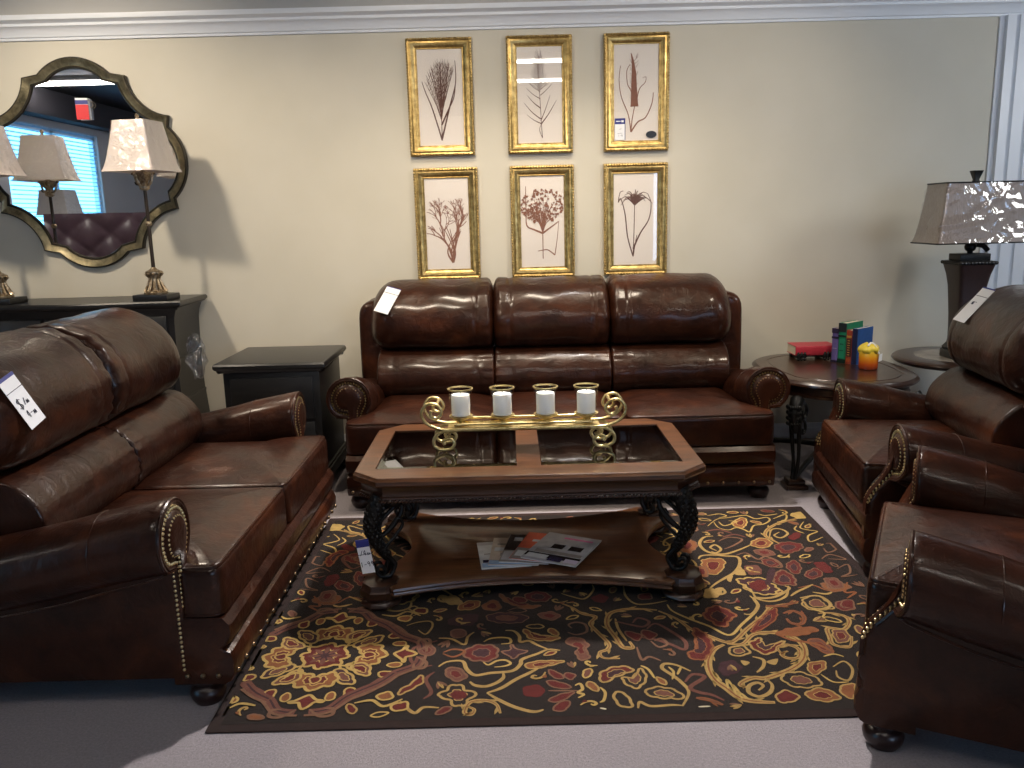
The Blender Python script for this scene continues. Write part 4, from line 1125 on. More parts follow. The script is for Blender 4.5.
for sx in (-1, 1):
    b = MB(); 
    for q in (-.018, 0, .018): b.ball((sx*.075+q, -.096, .030), .010, 8, 5, (1, .8, 2.2)); b.ball((sx*.075+q, -.096, .010), .009, 8, 5)
    b.tube([(sx*.075-.03, -.096, .028), (sx*.075+.03, -.096, .028)], .006, 6)
    b.tube([(sx*.075, -.092, .010), (sx*.075, .06, .010)], .008, 6); b.box(sx*.075-.012, sx*.075+.012, .05, .08, 0, .02, .003); b.build('scrolled_foot', IRON, st, 50)

# yellow and orange candle jar with a white tag
cj = thing('candle_jar', 'orange and yellow candle jar with a white tag beside the upright books', 'candle jar', (1.900, 4.345, EZ))
m = N('orange candle glaze'); v = m.coord((1, 1, 1)); sx_ = m.new('ShaderNodeSeparateXYZ'); m.l.new(v, sx_.inputs[0])
f = m.maprange(sx_.outputs[2], 0, .10, 0, 1)
m.set(Base_Color=m.ramp(f, [(.05, lin(120, 44, 22)), (.30, lin(196, 84, 24)), (.62, lin(232, 150, 30)), (.95, lin(238, 200, 60))]), Roughness=.25, Coat_Weight=.4); ORANGE = m.m
b = MB(); b.lathe([(.044, 0), (.048, .003), (.049, .04), (.049, .085), (.045, .098), (.03, .10)], 28); b.build('jar', ORANGE, cj, 50)
YEL = plain('yellow cellophane', (228, 204, 70), .35, var=.12, scale=60)
b = MB(); rings = []
for k in range(9):
    t_ = k/8; r = (.046+.010*sin(pi*t_))*(1-.75*t_**3)
    rings.append([((r+.005*sin(5*a+2*t_)+.003*sin(9*a))*cos(a), (r+.005*sin(5*a+2*t_)+.003*sin(9*a))*sin(a), .088+.050*t_+.006*sin(3*a)*t_) for a in [2*pi*q/30 for q in range(30)]])
b.loft(rings); b.build('gathered_top', YEL, cj, 60)
b = MB(); b.add([(.030, -.050, .045), (.052, -.040, .050), (.056, -.036, .088), (.036, -.048, .084), (.031, -.049, .045), (.053, -.039, .050), (.057, -.035, .088), (.037, -.047, .084)], [(0, 1, 2, 3), (7, 6, 5, 4), (0, 4, 5, 1), (1, 5, 6, 2), (2, 6, 7, 3), (3, 7, 4, 0)]); b.build('tag', WHITECARD, cj, 0)
b = MB(); b.tube(crom([(-.02, -.03, .128), (0, -.02, .142), (.018, -.03, .130), (.035, -.045, .086)], 5), .005, 6); b.build('ribbon', WHITECARD, cj)

# ------------------------------------------------------------------ round side table and big lamp
rt = thing('side_table', 'round wooden side table with a pale inlaid top under the big lamp', 'side table', (2.475, 4.50, 0))
RZ = .58
b = MB(); b.lathe([(.30, RZ-.038), (.335, RZ-.034), (.345, RZ-.026), (.350, RZ-.016), (.346, RZ-.008), (.338, RZ-.003), (.328, RZ), (.235, RZ)], 56); b.build('top', WOOD_DARK, rt, 30)
m = N('pale stone inlay'); f = m.noise(14, 5, .6, m.coord(), .8); m.set(Base_Color=m.ramp(f, [(.3, lin(120, 112, 104)), (.7, lin(160, 152, 142))]), Roughness=.25); 
b = MB(); b.lathe([(.234, RZ-.01), (.234, RZ+.0006), (.228, RZ+.0010)], 56); b.build('inlay', m.m, rt, 30)
b = MB(); b.lathe([(.09, .06), (.10, .08), (.06, .12), (.045, .18), (.07, .28), (.075, .34), (.05, .42), (.05, .48), (.10, .53), (.14, RZ-.038)], 24); b.build('pedestal', WOOD_DARK, rt, 40)
for k in range(4):
    a = pi/4+k*pi/2; b = MB(); b.tube([(r*cos(a), r*sin(a), z) for r, z in crom([(.06, .14), (.14, .13), (.22, .07), (.27, .025), (.30, .022)], 5)], [.030-.010*i/20 for i in range(21)], 8); b.build('leg', WOOD_DARK, rt, 50)

lm = thing('table_lamp', 'dark urn-shaped table lamp with a plastic wrapped taupe shade', 'lamp', (2.445, 4.44, RZ+.001))
DARKRESIN = plain('dark brown resin', (44, 28, 26), .4, var=.25, scale=50)
def sqring(hw, z, c): return [(x, y, z) for x, y in round_poly([(-hw, -hw), (hw, -hw), (hw, hw), (-hw, hw)], c, 3)]
b = MB(); b.box(-.080, .080, -.080, .080, 0, .045, .006); b.loft([sqring(.072, .045, .01), sqring(.076, .055, .01), sqring(.070, .065, .01), sqring(.062, .078, .01)]); b.build('base', BLACKWOOD, lm, 35)
b = MB(); pr = [(.064, .07), (.060, .10), (.060, .16), (.063, .24), (.068, .32), (.073, .39), (.082, .45), (.092, .49), (.096, .505)]
b.loft([sqring(w_, z, .02) for w_, z in pr]); b.build('body', DARKRESIN, lm, 40)
b = MB(); b.loft([sqring(w_, z, .012) for w_, z in ((.090, .503), (.098, .508), (.100, .516), (.095, .522), (.08, .524))])
for s in (-1, 1):
    for k in range(11):
        q = -.090+.180*k/10
        b.ball((q, s*.097, .513), .012, 6, 4, (.9, .7, .8)); b.ball((s*.097, q, .513), .012, 6, 4, (.7, .9, .8))
b.build('gadrooned_rim', BLACKWOOD, lm, 50)
b = MB(); b.box(-.080, .080, -.060, .060, .522, .560, .004); b.build('cap_block', IRON, lm, 35)
b = MB(); b.lathe([(.014, .558), (.014, .570), (.026, .580), (.030, .596), (.024, .610), (.012, .620), (.010, .70)], 18); b.build('neck', IRON, lm, 50)
b = MB(); b.tube(crom([(.02, -.02, .606), (.05, -.03, .60), (.075, -.035, .575)], 4), .013, 8); b.build('switch', BLACKPLASTIC, lm)
m = N('taupe shade fabric'); f = m.noise(300, 2, .5, m.coord((1, 1, .1))); m.set(Base_Color=m.ramp(f, [(.3, lin(140, 126, 114)), (.7, lin(166, 152, 140))]), Roughness=.6); TAUPE = m.m
sh, rg_ = soft_shade('lamp_shade', lm, .250, .145, .200, .108, .618, .925, TAUPE, .35)
WRAP2 = thin_glass('glossy crinkled wrap', (.94, .94, .96, 1), .10, 2.1, (10, .8))
wrap_of(rg_, sh, .0065, 7, WRAP2, .004)
for z, k in ((.618, 0), (.925, -1)): b = MB(); b.tube([(x*1.004, y*1.004, z) for x, y, _ in rg_[k]], .004, 6, True); b.build('shade_trim', IRON, sh, 50)
b = MB(); b.tube([(0, 0, .70), (0, 0, .93)], .003, 5)
for a in (0, 2*pi/3, 4*pi/3): b.tube([(0, 0, .92), (.11*cos(a), .11*sin(a), .92)], .002, 4)
b.loft([sqring(w_, z, .003) for w_, z in ((.012, .925), (.014, .935), (.012, .940), (.024, .982), (.025, .986))]); b.build('finial', IRON, lm, 40)

# ------------------------------------------------------------------ furniture seen only in the mirror: tufted settee and a console with a white lamp
TUFT = plain('dark plum tufted leather', (92, 72, 84), .36, var=.2, scale=8)
tf = thing('tufted_settee', 'dark high-backed button-tufted settee reflected at the bottom of the mirror', 'settee', (-3.95, 1.55, 0), 150)
b = MB(); rings = []
nx_, nz_ = 72, 40
def tz(x, z): 
    a = x/.19; c = z/.17; r = abs(cos(pi*(a+c)/2))*abs(cos(pi*(a-c)/2)); return .045*sqrt(max(0, r))
F = [[(-.56+1.12*i/nx_, -tz(-.56+1.12*i/nx_, 1.06*k/nz_), .46+1.06*k/nz_) for i in range(nx_+1)] for k in range(nz_+1)]
b.loft(F, False, False); b.box(-.56, .56, .01, .16, .10, 1.52, .03); b.build('backrest', TUFT, tf, 60)
b = MB(); b.slab([(-.54, -.62), (.54, -.62), (.54, .0), (-.54, .0)], .16, .47, .05, 4, corner=.06, crown=.02, rings=5); b.build('seat', TUFT, tf, 50)
for sx in (-1, 1):
    b = MB(); b.slab([(sx*.60-.07, -.60), (sx*.60+.07, -.60), (sx*.60+.07, .12), (sx*.60-.07, .12)], .12, .74, .06, 4, corner=.05, crown=.01, rings=3); b.build('arm', TUFT, tf, 50)
    for y in (-.54, .08):
        b = MB(); b.lathe([(.02, 0), (.034, .04), (.04, .10), (.045, .165)], 14); b.build('leg', FOOTWOOD, tf, 40, (sx*.52, y, 0))
cs = thing('console_table', 'dark narrow console carrying the white lamp reflected in the mirror', 'console table', (-4.78, .86, 0), 90)
b = MB(); b.box(-.45, .45, -.18, .18, .84, .88, .01); b.build('top', BLACKWOOD, cs, 30)
for sx in (-1, 1):
    for sy in (-1, 1):
        b = MB(); b.box(sx*.40-.025, sx*.40+.025, sy*.14-.025, sy*.14+.025, 0, .842, .004); b.build('leg', BLACKWOOD, cs, 30)
b = MB(); b.box(-.39, .39, -.13, .13, .16, .185, .004); b.build('shelf', BLACKWOOD, cs, 30)
wl = thing('accent_lamp', 'white shaded lamp on the console reflected in the lower part of the mirror', 'lamp', (-4.78, .86, .8805))
b = MB(); b.lathe([(.07, 0), (.075, .02), (.05, .05), (.07, .12), (.075, .18), (.04, .26), (.016, .34), (.013, .74)], 22); b.build('body', PEWTERDARK, wl, 50)
sh, rg_ = soft_shade('lamp_shade', wl, .17, .17, .13, .13, .64, .90, plain('white lamp shade', (236, 232, 228), .7), .15)
wrap_of(rg_, sh, .003, 31, WRAP)
# ------------------------------------------------------------------ patterned rug (coordinates in mm about its centre)
RUG = """l G - 16 -495,-523 -469,-495 -421,-494 -405,-542 -377,-578 -330,-568 -263,-559 -236,-522 -229,-491 -179,-459 -143,-434 -105,-442
l G - 14 -143,-434 -178,-404 -205,-375 -234,-380 -237,-341 -255,-306 -284,-300
l Y - 11 -356,-374 -335,-354 -299,-348 -270,-357 -268,-386 -298,-391
l Y - 11 -356,-497 -338,-520 -311,-497 -284,-494 -267,-514 -284,-529 -318,-534
f R T 10 -417,-434 -384,-398 -348,-396 -316,-409 -310,-459 -332,-494 -380,-492 -409,-471
f P T 8 -298,-440 -270,-434 -263,-397 -245,-429 -212,-439 -239,-464 -260,-485 -277,-461
l G - 16 -392,-614 -375,-635 -342,-642 -310,-624 -290,-597 -290,-570
l G - 16 -169,-536 -210,-574 -251,-608 -296,-654 -338,-677
l G - 16 -338,-677 -296,-721 -252,-756 -203,-779 -173,-770
f D G 11 -483,-685 -461,-658 -446,-633 -420,-632 -403,-660 -368,-679 -388,-703 -402,-736 -430,-739 -448,-709
f R - 0 -446,-685 -435,-665 -412,-666 -397,-683 -407,-703 -432,-704
l G - 18 -395,-744 -373,-761 -381,-784 -400,-773 -390,-730 -365,-716 -330,-720 -307,-743 -297,-783
f R - 0 -232,-668 -218,-646 -186,-642 -168,-659 -170,-691 -188,-704 -220,-700
f R T 7 -149,-558 -117,-578 -104,-609 -135,-602
f R T 7 -159,-625 -126,-624 -83,-659 -129,-661
f R T 7 -157,-727 -124,-696 -79,-686 -120,-729
f R T 7 -144,-776 -130,-740 -95,-730 -110,-773
f R T 7 -97,-579 -68,-589 -80,-616 -99,-603
l Y - 12 -73,-650 -57,-641 -52,-670 -67,-687 -51,-699 -69,-715
l T - 9 -155,-674 -110,-676 -65,-678
l T - 12 -72,-323 -45,-342 -8,-323 -8,-273 -38,-255 -65,-271 -56,-297
f M T 9 -80,-374 -71,-410 -44,-425 -55,-465 -38,-508 -13,-483 -22,-447 -11,-410 -26,-377 -46,-361
l G - 18 -77,-112 -44,-143 -10,-194 34,-218 10,-267 29,-328 57,-405 49,-443 22,-462 32,-496 82,-501
f O G 6 -457,-115 -420,-71 -378,-82 -394,-132 -444,-141
f O T 6 -309,-15 -277,-52 -230,-107 -156,-123 -207,-146 -261,-109 -293,-73
f O T 5 -371,-117 -325,-67 -300,-137 -339,-152
f R T 6 -213,-38 -163,-5 -117,-44 -135,-87 -190,-84
l G - 14 -593,-708 -570,-744 -542,-771 -520,-744 -475,-748
f R G 9 -601,-651 -572,-618 -547,-573 -535,-607 -563,-644 -598,-674
l M - 14 -512,-359 -563,-385 -589,-412 -588,-479 -556,-520 -516,-515
l M - 14 -505,-554 -528,-596 -505,-667 -525,-700
f M T 7 -574,-412 -543,-372 -513,-429 -542,-455
f M T 9 -471,-549 -447,-529 -417,-552 -404,-589 -428,-609 -457,-589
f M T 8 -472,-303 -440,-282 -416,-320 -451,-345
l O - 12 -487,-437 -454,-418 -417,-434 -451,-466 -487,-444
l G - 12 -509,-342 -465,-350 -420,-389 -411,-338 -391,-307
f O G 8 -222,-293 -175,-333 -104,-358 -134,-378 -191,-368 -212,-338
f O G 8 -223,-529 -181,-505 -99,-509 -141,-533 -196,-549
f P - 0 -489,-225 -446,-179 -384,-182 -397,-253 -464,-257
f M T 5 -170,-194 -123,-172 -91,-206 -126,-236
f P T 5 -353,-200 -300,-171 -208,-200 -232,-246 -315,-242
l T - 7 -277,-155 -242,-137 -208,-159 -242,-174 -273,-159
f R - 0 32,-79 67,-45 96,-73 68,-115
l G - 10 -76,-28 -38,-57 8,-77 47,-8 48,39
l G - 9 -641,-217 -618,-153 -637,-119 -615,-103 -591,-147 -615,-178
l G - 9 -629,-249 -594,-227 -549,-222 -538,-261 -556,-313 -585,-282
l G - 26 443,-426 492,-431 541,-375 588,-360 644,-372 680,-416 681,-473 655,-535 606,-585 548,-618 504,-637 470,-633 434,-652 419,-671 437,-683
l G - 16 504,-637 514,-673 496,-712 460,-733 435,-712 445,-676 474,-660 486,-678 466,-700
l G - 30 432,-432 393,-462 361,-520 348,-580 353,-640 376,-687 397,-732 425,-751 459,-760 494,-764
l Y - 10 362,-652 357,-609 371,-645
l Y - 10 379,-687 388,-639 396,-681
l Y - 10 396,-721 396,-667 409,-715
l Y - 10 406,-741 404,-708 424,-742
l Y - 13 301,-140 310,-190 356,-250 413,-307 466,-371 528,-299 600,-210 626,-152 615,-87
l G - 20 261,-187 312,-247 348,-325 390,-368 445,-418 479,-403 536,-332 613,-248 672,-175 770,-152
f R O 11 411,-234 445,-174 483,-166 522,-230 495,-266 464,-314 438,-294 424,-262
l G - 22 127,-397 133,-438 101,-432 85,-364 67,-280 85,-201 136,-171 191,-168 257,-181
l G - 12 101,-236 102,-309 119,-393
l M - 14 98,-254 139,-279 189,-299 214,-264 181,-236 156,-272
l M - 16 128,-328 169,-368 216,-389 260,-423 297,-457 310,-406 277,-336 235,-280 199,-314
l T - 12 198,-397 218,-437 249,-419 235,-382 211,-397
f R T 7 122,-328 171,-353 159,-391 134,-373
f R T 7 183,-322 225,-350 200,-387 179,-360
l T - 12 146,-434 150,-513 177,-496 209,-522
f R O 10 356,-322 390,-368 391,-443 357,-508 323,-522 301,-486 338,-448
f R G 10 8,-593 44,-558 85,-550 115,-569 87,-591 53,-609 15,-639
f D G 10 107,-612 138,-567 146,-621 114,-671 86,-656 74,-617
f D G 10 131,-696 167,-670 217,-686 240,-730 194,-730 158,-723
l G - 15 226,-771 259,-702 248,-647 226,-603 205,-566 218,-541 252,-550 289,-587
l G - 13 98,-776 108,-745 136,-767 195,-764 227,-768
f D G 11 43,-692 71,-704 83,-761 55,-766 38,-731
l Y - 10 226,-559 236,-589 224,-631
l Y - 10 265,-561 245,-604
l Y - 11 1,-663 13,-691 5,-730 -8,-742
l Y - 11 141,-548 161,-571 172,-622
l M - 17 259,-647 291,-606 324,-622 269,-675 289,-703 323,-718 352,-748
l O - 20 274,-731 309,-743 343,-770
l W - 8 271,-776 305,-775
l W - 8 -11,-770 7,-776
f R G 10 514,-433 561,-398 561,-448 632,-422 575,-487 539,-493
l G - 18 601,-504 597,-461 635,-444 662,-472 645,-522 610,-526 597,-501 624,-483
f D G 10 441,-461 488,-444 499,-488 447,-504
l G - 13 502,-512 530,-532 517,-573 489,-604
f G - 0 536,-544 577,-528 558,-563
f G - 0 459,-533 484,-545 463,-563
f P - 0 387,-552 432,-531 451,-577 401,-618 378,-603
l O - 20 691,-267 697,-301 730,-306 755,-252 731,-213 692,-230
f O - 0 616,-374 673,-335 752,-330 771,-354 706,-387 648,-386
f R O 7 565,-351 651,-269 676,-191 633,-227 551,-336
f M O 9 710,-426 748,-411 769,-478 745,-508 725,-475
l O - 16 624,-379 663,-415 728,-443 763,-493
l G - 20 812,-236 853,-235 894,-260 895,-300 856,-352 806,-342 790,-400 784,-449 828,-468 863,-400
f M G 6 813,-363 854,-357 851,-416 804,-439
f O G 6 659,-565 713,-550 704,-589 654,-626
f D G 9 565,-619 621,-610 662,-652 651,-682 592,-692 556,-661
f R G 8 504,-739 543,-705 572,-742 523,-768
f O G 8 593,-730 651,-697 688,-747 633,-766
f O G 8 710,-695 755,-681 726,-751 703,-737
l G - 10 731,-583 776,-553 784,-600 749,-659 724,-641 732,-605
f R T 8 901,-164 957,-143 951,-206 900,-216
f D G 9 792,-137 853,-100 878,-162 871,-205 790,-201
l Y - 8 678,-624 700,-667 745,-669
l Y - 9 724,-522 761,-509 787,-526
f R G 12 616,-1 675,22 729,-29 736,-72 666,-73 626,-49
l G - 13 781,-15 744,-98 684,-136 635,-112 635,-50
f G - 0 440,-77 488,-33 535,-14 503,-84 463,-99
l G - 11 166,36 161,-61 188,-128 243,-131 307,-110
f R T 7 207,-64 248,-45 255,-87 217,-95
l O - 10 811,-34 874,-16 914,-61 978,-44
f O T 7 906,-7 967,1 1010,-35 929,-73
l G - 17 749,380 686,332 620,295 570,309 545,351 544,415 577,479 620,492
l G - 13 596,332 578,366 605,394 618,347 591,311 572,325
l G - 16 503,253 520,282 562,289 622,275 666,259 652,186 611,114 560,64 511,15 472,-37
f G - 0 461,-33 498,-22 480,-86 454,-93
l G - 13 491,-51 525,-17 533,-53 511,-72 496,-59
f G - 0 614,123 649,167 652,94 617,92
f G - 0 570,72 598,88 573,28
f O G 7 512,233 569,253 603,223 550,114 503,117
f O T 7 478,168 511,176 503,94 467,87
l G - 20 877,389 853,449 846,488 878,554 940,617 1016,660 1095,695
l G - 13 856,460 894,549 936,550 948,499 904,452 884,481 917,517
f O Y 8 739,631 806,705 812,650 770,576
l Y - 10 625,610 684,689 733,705 773,718 830,729 862,684 916,698 920,662 878,616 829,600 791,528 773,557 745,582 704,557 668,588 663,656
l Y - 10 940,678 1013,729 992,662 944,636
f Y - 0 1035,730 1049,678 1090,680 1094,757
l Y - 9 651,737 711,758 740,730 698,708
l Y - 10 890,745 919,723 979,739
l Y - 9 686,659 700,609 765,653 733,668
l Y - 10 1064,632 1025,563 1051,533 1082,513 1027,467 1013,402 1084,449
l Y - 9 1018,587 994,542 1020,494
l Y - 9 1077,607 1095,582 1095,512
f R T 6 847,363 906,406 964,377 946,326 874,285 852,319
f R - 0 935,455 992,512 997,473 955,427
f O G 9 764,411 821,456 849,406 806,351 761,367
f R T 6 836,175 882,214 883,144 848,86 831,119
f R T 6 887,98 940,135 943,76 891,41 875,63
f R - 0 946,177 991,188 995,109 962,90
l T - 13 663,279 710,300 739,234 778,259 812,214 809,154 766,168 736,200 694,218
f R T 7 750,218 794,235 809,176 763,160
l M - 16 597,546 662,564 710,515
l T - 12 629,431 682,472 734,446 684,385 632,346
l M - 14 657,473 715,503 757,467
f M T 6 747,318 801,335 825,282 772,266
f P Y 11 602,44 650,62 708,55 721,19 735,-32 714,-73 674,-81 637,-59 623,-9
f R - 0 638,7 697,42 702,-13 655,-51
l G - 16 554,-227 581,-229 621,-169 625,-107 665,-112 713,-96 777,-38 768,-14
f R T 10 747,53 798,125 826,66 809,-6 779,-4 744,1
f M - 0 664,166 720,172 714,99 667,93
l T - 10 1068,377 1094,375 1089,316 1043,285 1042,330
l T - 10 994,222 1043,263 1088,213 1019,221
l T - 10 1020,126 1075,164 1055,88 1007,51 1076,68
l T - 12 923,-9 975,25 971,-29 925,-46 931,7
l O - 13 1010,3 969,-78 1007,-80 956,-129
f M T 7 933,33 980,39 983,-30 941,-44
f R T 6 926,-155 967,-142 949,-202 918,-192
l G - 13 762,-99 794,-68 835,-38 876,-7
l G - 16 790,-116 855,-101 878,-137 875,-183 830,-206 795,-189 794,-148
l Y - 10 801,-208 834,-232 814,-267
l O - 20 646,-173 702,-173 775,-143
l G - 14 851,-72 894,-90 921,-76
l G - 10 381,447 404,435 410,381 376,331 362,342
f O T 7 458,453 510,461 529,395 478,315 447,358
l G - 11 442,218 471,245 480,196 460,123
f P - 0 700,4 758,142 775,123 727,19"""
RCX, RCY, RHX, RHY = .24, 2.92, 1.125, .838
rug = thing('rug', 'dark brown area rug with gold and red scrolling flowers under the coffee table', 'rug', (RCX, RCY, 0))
def yarn(name, rgb):
    m = N(name); v = m.coord(); a = m.noise(700, 2, .7, v); c = m.noise(40, 4, .6, v)
    k = lin(*rgb); d = tuple(x*.62 for x in k[:3])+(1,); e = tuple(min(1, x*1.28) for x in k[:3])+(1,)
    m.set(Base_Color=m.mix(.45, m.ramp(a, [(.3, d), (.7, e)]), m.ramp(c, [(.3, d), (.7, e)])), Roughness=.95, Specular_IOR_Level=.12, Sheen_Weight=.06)
    m.bump(a, .6, .004); return m.m
RM = {'D': yarn('rug ground dark brown', (36, 28, 24)), 'G': yarn('rug old gold', (156, 126, 74)), 'Y': yarn('rug straw yellow', (170, 140, 80)), 'T': yarn('rug taupe', (112, 80, 60)),
      'M': yarn('rug mauve brown', (100, 62, 50)), 'O': yarn('rug ochre orange', (122, 74, 44)), 'R': yarn('rug madder red', (88, 32, 28)), 'P': yarn('rug plum', (60, 36, 38)),
      'W': yarn('rug cream', (190, 176, 146)), 'B': yarn('rug border brown', (46, 32, 28))}
KEYS = list(RM)
b = MB(); b.slab(round_poly([(-RHX, -RHY), (RHX, -RHY), (RHX, RHY), (-RHX, RHY)], .01, 3), 0, RUGZ, .003, 2); b.build('border', RM['B'], rug, 30)
b = MB(); b.mat = KEYS.index('D'); zc = [RUGZ+.0004]
b.add([(-RHX+.035, -RHY+.035, zc[0]), (RHX-.035, -RHY+.035, zc[0]), (RHX-.035, RHY-.035, zc[0]), (-RHX+.035, RHY-.035, zc[0])], [(0, 1, 2, 3)])
def clampp(p): return (max(-RHX+.03, min(RHX-.03, p[0])), max(-RHY+.03, min(RHY-.03, p[1])))
def nz(): zc[0] += .000004; return zc[0]
def rl(col, w, pts, n=7, taper=True):
    P = [p for p in crom(pts, n) if abs(p[0]) < RHX-.035 and abs(p[1]) < RHY-.035]; L = len(P)
    if L < 5: return
    ws = [w*(min(1, .45+2.2*min(i, L-1-i)/max(1, L-1)) if taper else 1) for i in range(L)]
    b.mat = KEYS.index(col); b.ribbon(P, ws, nz())
    if w >= .015 and taper:   # small leaf barbs along the scroll
        acc = 0; side = 1
        for i in range(2, L-2):
            acc += math.dist(P[i], P[i-1])
            if acc > .045:
                acc = 0; side = -side; dx, dy = P[i+1][0]-P[i-1][0], P[i+1][1]-P[i-1][1]; l = math.hypot(dx, dy) or 1; dx /= l; dy /= l
                q = [(P[i][0]+dx*u-dy*side*v, P[i][1]+dy*u+dx*side*v) for u, v in ((-.012, w*.3), (.006, w*.3+.010), (.024, w*.3+.014), (.010, w*.3))]
                zz = zc[0]; b.add([(*clampp(p), zz) for p in q], [(0, 1, 2, 3)])
    if w > .015:            # a shaded centre line, as in carved pile
        b.mat = KEYS.index({'G': 'O', 'Y': 'G', 'O': 'M', 'M': 'P', 'T': 'M'}.get(col, 'D')); b.ribbon(P[1:-1], [x*.22 for x in ws[1:-1]], nz())
def rf(col, edge, w, pts, n=6):
    P = crom(pts, n, True)
    if area2(P) < 0: P = P[::-1]
    A = sqrt(abs(area2(P)))
    if A > .03:          # lobed, petalled edge
        L = [0]
        for p, q in zip(P, P[1:]+P[:1]): L.append(L[-1]+math.dist(p, q))
        k = max(4, round(L[-1]/.042)); I = inset(P, 1)
        P = [(p[0]+(p[0]-i_[0])*A*.085*(abs(sin(pi*k*l/L[-1]))-.55), p[1]+(p[1]-i_[1])*A*.085*(abs(sin(pi*k*l/L[-1]))-.55)) for p, i_, l in zip(P, I, L)]
    P = [clampp(p) for p in P]
    z = nz(); b.mat = KEYS.index(col); b.add([(x, y, z) for x, y in P], [tuple(range(len(P)))])
    if edge != '-':
        b.mat = KEYS.index(edge); b.ribbon(P+P[:1], w, nz())
        if A > .055:      # inner petals in a second tone
            cx = sum(p[0] for p in P)/len(P); cy = sum(p[1] for p in P)/len(P); z = nz(); b.mat = KEYS.index({'R': 'P', 'O': 'R', 'M': 'R', 'P': 'M', 'D': 'M', 'G': 'O'}.get(col, 'O'))
            b.add([(cx+(x-cx)*.52, cy+(y-cy)*.52, z) for x, y in P], [tuple(range(len(P)))]); b.mat = KEYS.index(edge)
            b.ribbon([(cx+(x-cx)*.52, cy+(y-cy)*.52) for x, y in P+P[:1]], w*.45, nz())
items = []
for line in RUG.split('\n'):
    k, c, e, w, *ps = line.split(' '); items.append((k, c, e, int(w)/1000*.84, [tuple(int(q)/1000 for q in p.split(',')) for p in ps]))
def put(fn, test=None):
    for k, c, e, w, ps in items:
        cx = sum(p[0] for p in ps)/len(ps); cy = sum(p[1] for p in ps)/len(ps)
        if test and not test(cx, cy): continue
        q = [fn(p) for p in ps]
        if k == 'l': rl(c, w, q)
        else: rf(c, e, w, q)
put(lambda p: (-p[0], p[1]), lambda x, y: x > .22 and y > -.10)            # the far left field repeats the right one
put(lambda p: (p[0]-.62, p[1]), lambda x, y: .25 < x and y > .42)
put(lambda p: (-.72-p[0]*.8, .02-p[1]*.8), lambda x, y: -.15 < x < .45 and -.55 < y < -.35)
put(lambda p: p)
main_pts = [(c, [p for p in crom(ps, 5, k == 'f')]) for k, c, e, w, ps in items]
# eight-fold medallion of the front left tile
MX, MY = -.872, -.441
def P8(r, a): return (MX+r*sin(a)*1.0, MY+r*cos(a)*1.02)
def rot(pts, a): return [(MX+x*cos(a)+y*sin(a), MY-x*sin(a)+y*cos(a)) for x, y in pts]
for q in range(4):                       # framing ogee
    a = q*pi/2
    for s in (-1, 1):
        rl('M', .030, rot([(s*.02, .315), (s*.075, .300), (s*.12, .235), (s*.20, .17), (s*.245, .11)], a), taper=False)
        rl('T', .010, rot([(s*.01, .330), (s*.08, .318), (s*.135, .250), (s*.215, .185), (s*.26, .12)], a), taper=False)
        rl('T', .012, rot([(s*.02, .30), (s*.055, .335), (s*.09, .33), (s*.088, .30), (s*.062, .298)], a))
        rl('Y', .011, rot([(s*.045, .055), (s*.085, .065), (s*.105, .045), (s*.10, .085), (s*.135, .10)], a))
    rf('R', 'Y', .010, rot([(0, .30), (.022, .268), (.05, .262), (.02, .245), (0, .225), (-.02, .245), (-.05, .262), (-.022, .268)], a))
    rf('O', 'Y', .011, rot([(0, .205), (.022, .185), (.055, .175), (.068, .135), (.05, .105), (.02, .112), (0, .13), (-.02, .112), (-.05, .105), (-.068, .135), (-.055, .175), (-.022, .185)], a))
    rf('R', 'Y', .006, rot([(0, .165), (.018, .14), (0, .125), (-.018, .14)], a))
    d = a+pi/4
    rf('P', 'Y', .009, rot([(.012, .10), (.048, .115), (.060, .16), (.040, .205), (.018, .19), (.008, .15)], d))
    rf('M', 'Y', .009, rot([(-.012, .10), (-.048, .118), (-.062, .15), (-.050, .178), (-.030, .20), (-.014, .19), (-.010, .15)], d))
    for s in (-1, 1):
        rf('R', 'Y', .007, rot([(s*.055, .215), (s*.078, .225), (s*.09, .25), (s*.065, .255), (s*.048, .24)], d))
        rf('O', 'Y', .006, rot([(s*.10, .20), (s*.125, .20), (s*.14, .225), (s*.115, .23)], d))
rf('R', 'Y', .011, [P8(.072*(1+.10*cos(8*t)), t) for t in [2*pi*k/32 for k in range(32)]], 2)
for k in range(8): t = 2*pi*k/8; rf('M', '-', 0, [P8(.012, t), P8(.036, t-.25), P8(.058, t), P8(.036, t+.25)])
rf('P', '-', 0, [P8(.014, t) for t in [2*pi*k/10 for k in range(10)]])
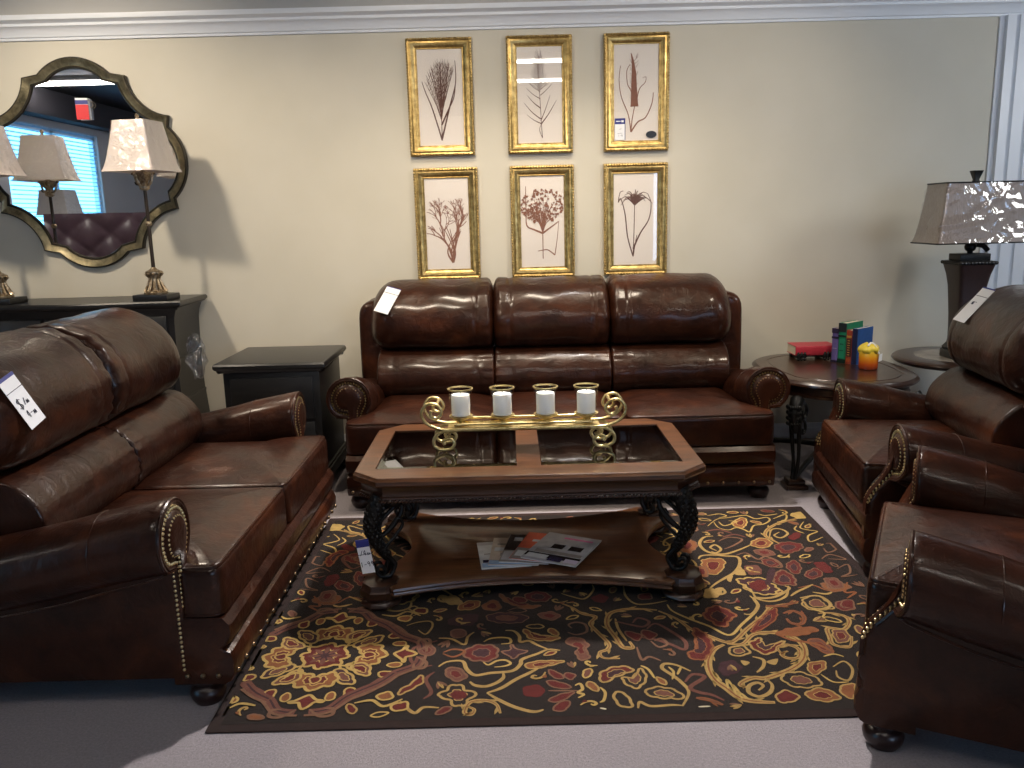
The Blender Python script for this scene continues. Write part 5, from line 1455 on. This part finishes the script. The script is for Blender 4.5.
# sprigs in the corners of that tile
for (sx, sy) in ((1, -1), (-1, -1), (1, 1), (-1, 1)):
    cx, cy = MX+sx*.235, MY+sy*.275
    rl('Y', .011, [(cx-sx*.09, cy), (cx-sx*.04, cy-sy*.012), (cx, cy+sy*.02), (cx+sx*.05, cy-sy*.015)])
    rf('O', 'Y', .008, [(cx-sx*.03, cy-sy*.03), (cx+sx*.0, cy-sy*.055), (cx+sx*.02, cy-sy*.03), (cx, cy-sy*.012)])
    rf('R', 'Y', .008, [(cx+sx*.02, cy+sy*.02), (cx+sx*.06, cy+sy*.0), (cx+sx*.07, cy+sy*.03), (cx+sx*.04, cy+sy*.045)])
# small sprigs filling the ground between the large motifs
grid = {}
def occ(x, y): return grid.get((int((x+2)/.02), int((y+2)/.02)), 0)
for (x, y, z) in b.v[4:]: grid[(int((x+2)/.02), int((y+2)/.02))] = 1
rr = random.Random(5)
for i in range(16000):
    x = rr.uniform(-RHX+.06, RHX-.06); y = rr.uniform(-RHY+.06, RHY-.06)
    if any(occ(x+dx, y+dy) for dx, dy in ((0, 0), (.018, 0), (-.018, 0), (0, .018), (0, -.018))): continue
    r = rr.uniform(.019, .030); a = rr.uniform(0, 6.28); k = rr.random()
    z_keep = zc[0]
    T = lambda u, v: (x+u*r*cos(a)-v*r*sin(a), y+u*r*sin(a)+v*r*cos(a))
    if k < .34: rf(rr.choice('RMOD'), rr.choice('GTY'), .0065, [T(-1, 0), T(-.3, .45), T(.5, .35), T(1.1, 0), T(.5, -.4), T(-.3, -.5)])
    elif k < .68:
        rl(rr.choice('GYGT'), .0095, [T(-1.2, -.3), T(-.3, .3), T(.5, .2), T(.8, -.3), T(.4, -.55), T(.1, -.25)])
        rf(rr.choice('GRO'), '-', 0, [T(-.9, .2), T(-.5, .75), T(-.2, .3)])
    else:
        for q in range(3):
            t = -.7+.7*q; rf(rr.choice('RM'), rr.choice('TG'), .005, [T(-.7, 0), T(.1*cos(t)-.1, .9*sin(t)*.6+.14), T(.9*cos(t), .9*sin(t)), T(.1*cos(t)-.1, .9*sin(t)*.6-.14)])
    zc[0] = z_keep
    for dx in (-.024, -.012, 0, .012, .024):
        for dy in (-.024, -.012, 0, .012, .024): grid[(int((x+dx+2)/.02), int((y+dy+2)/.02))] = 1
b.build('scroll_pattern', [RM[k] for k in KEYS], rug, 0, recalc=False)
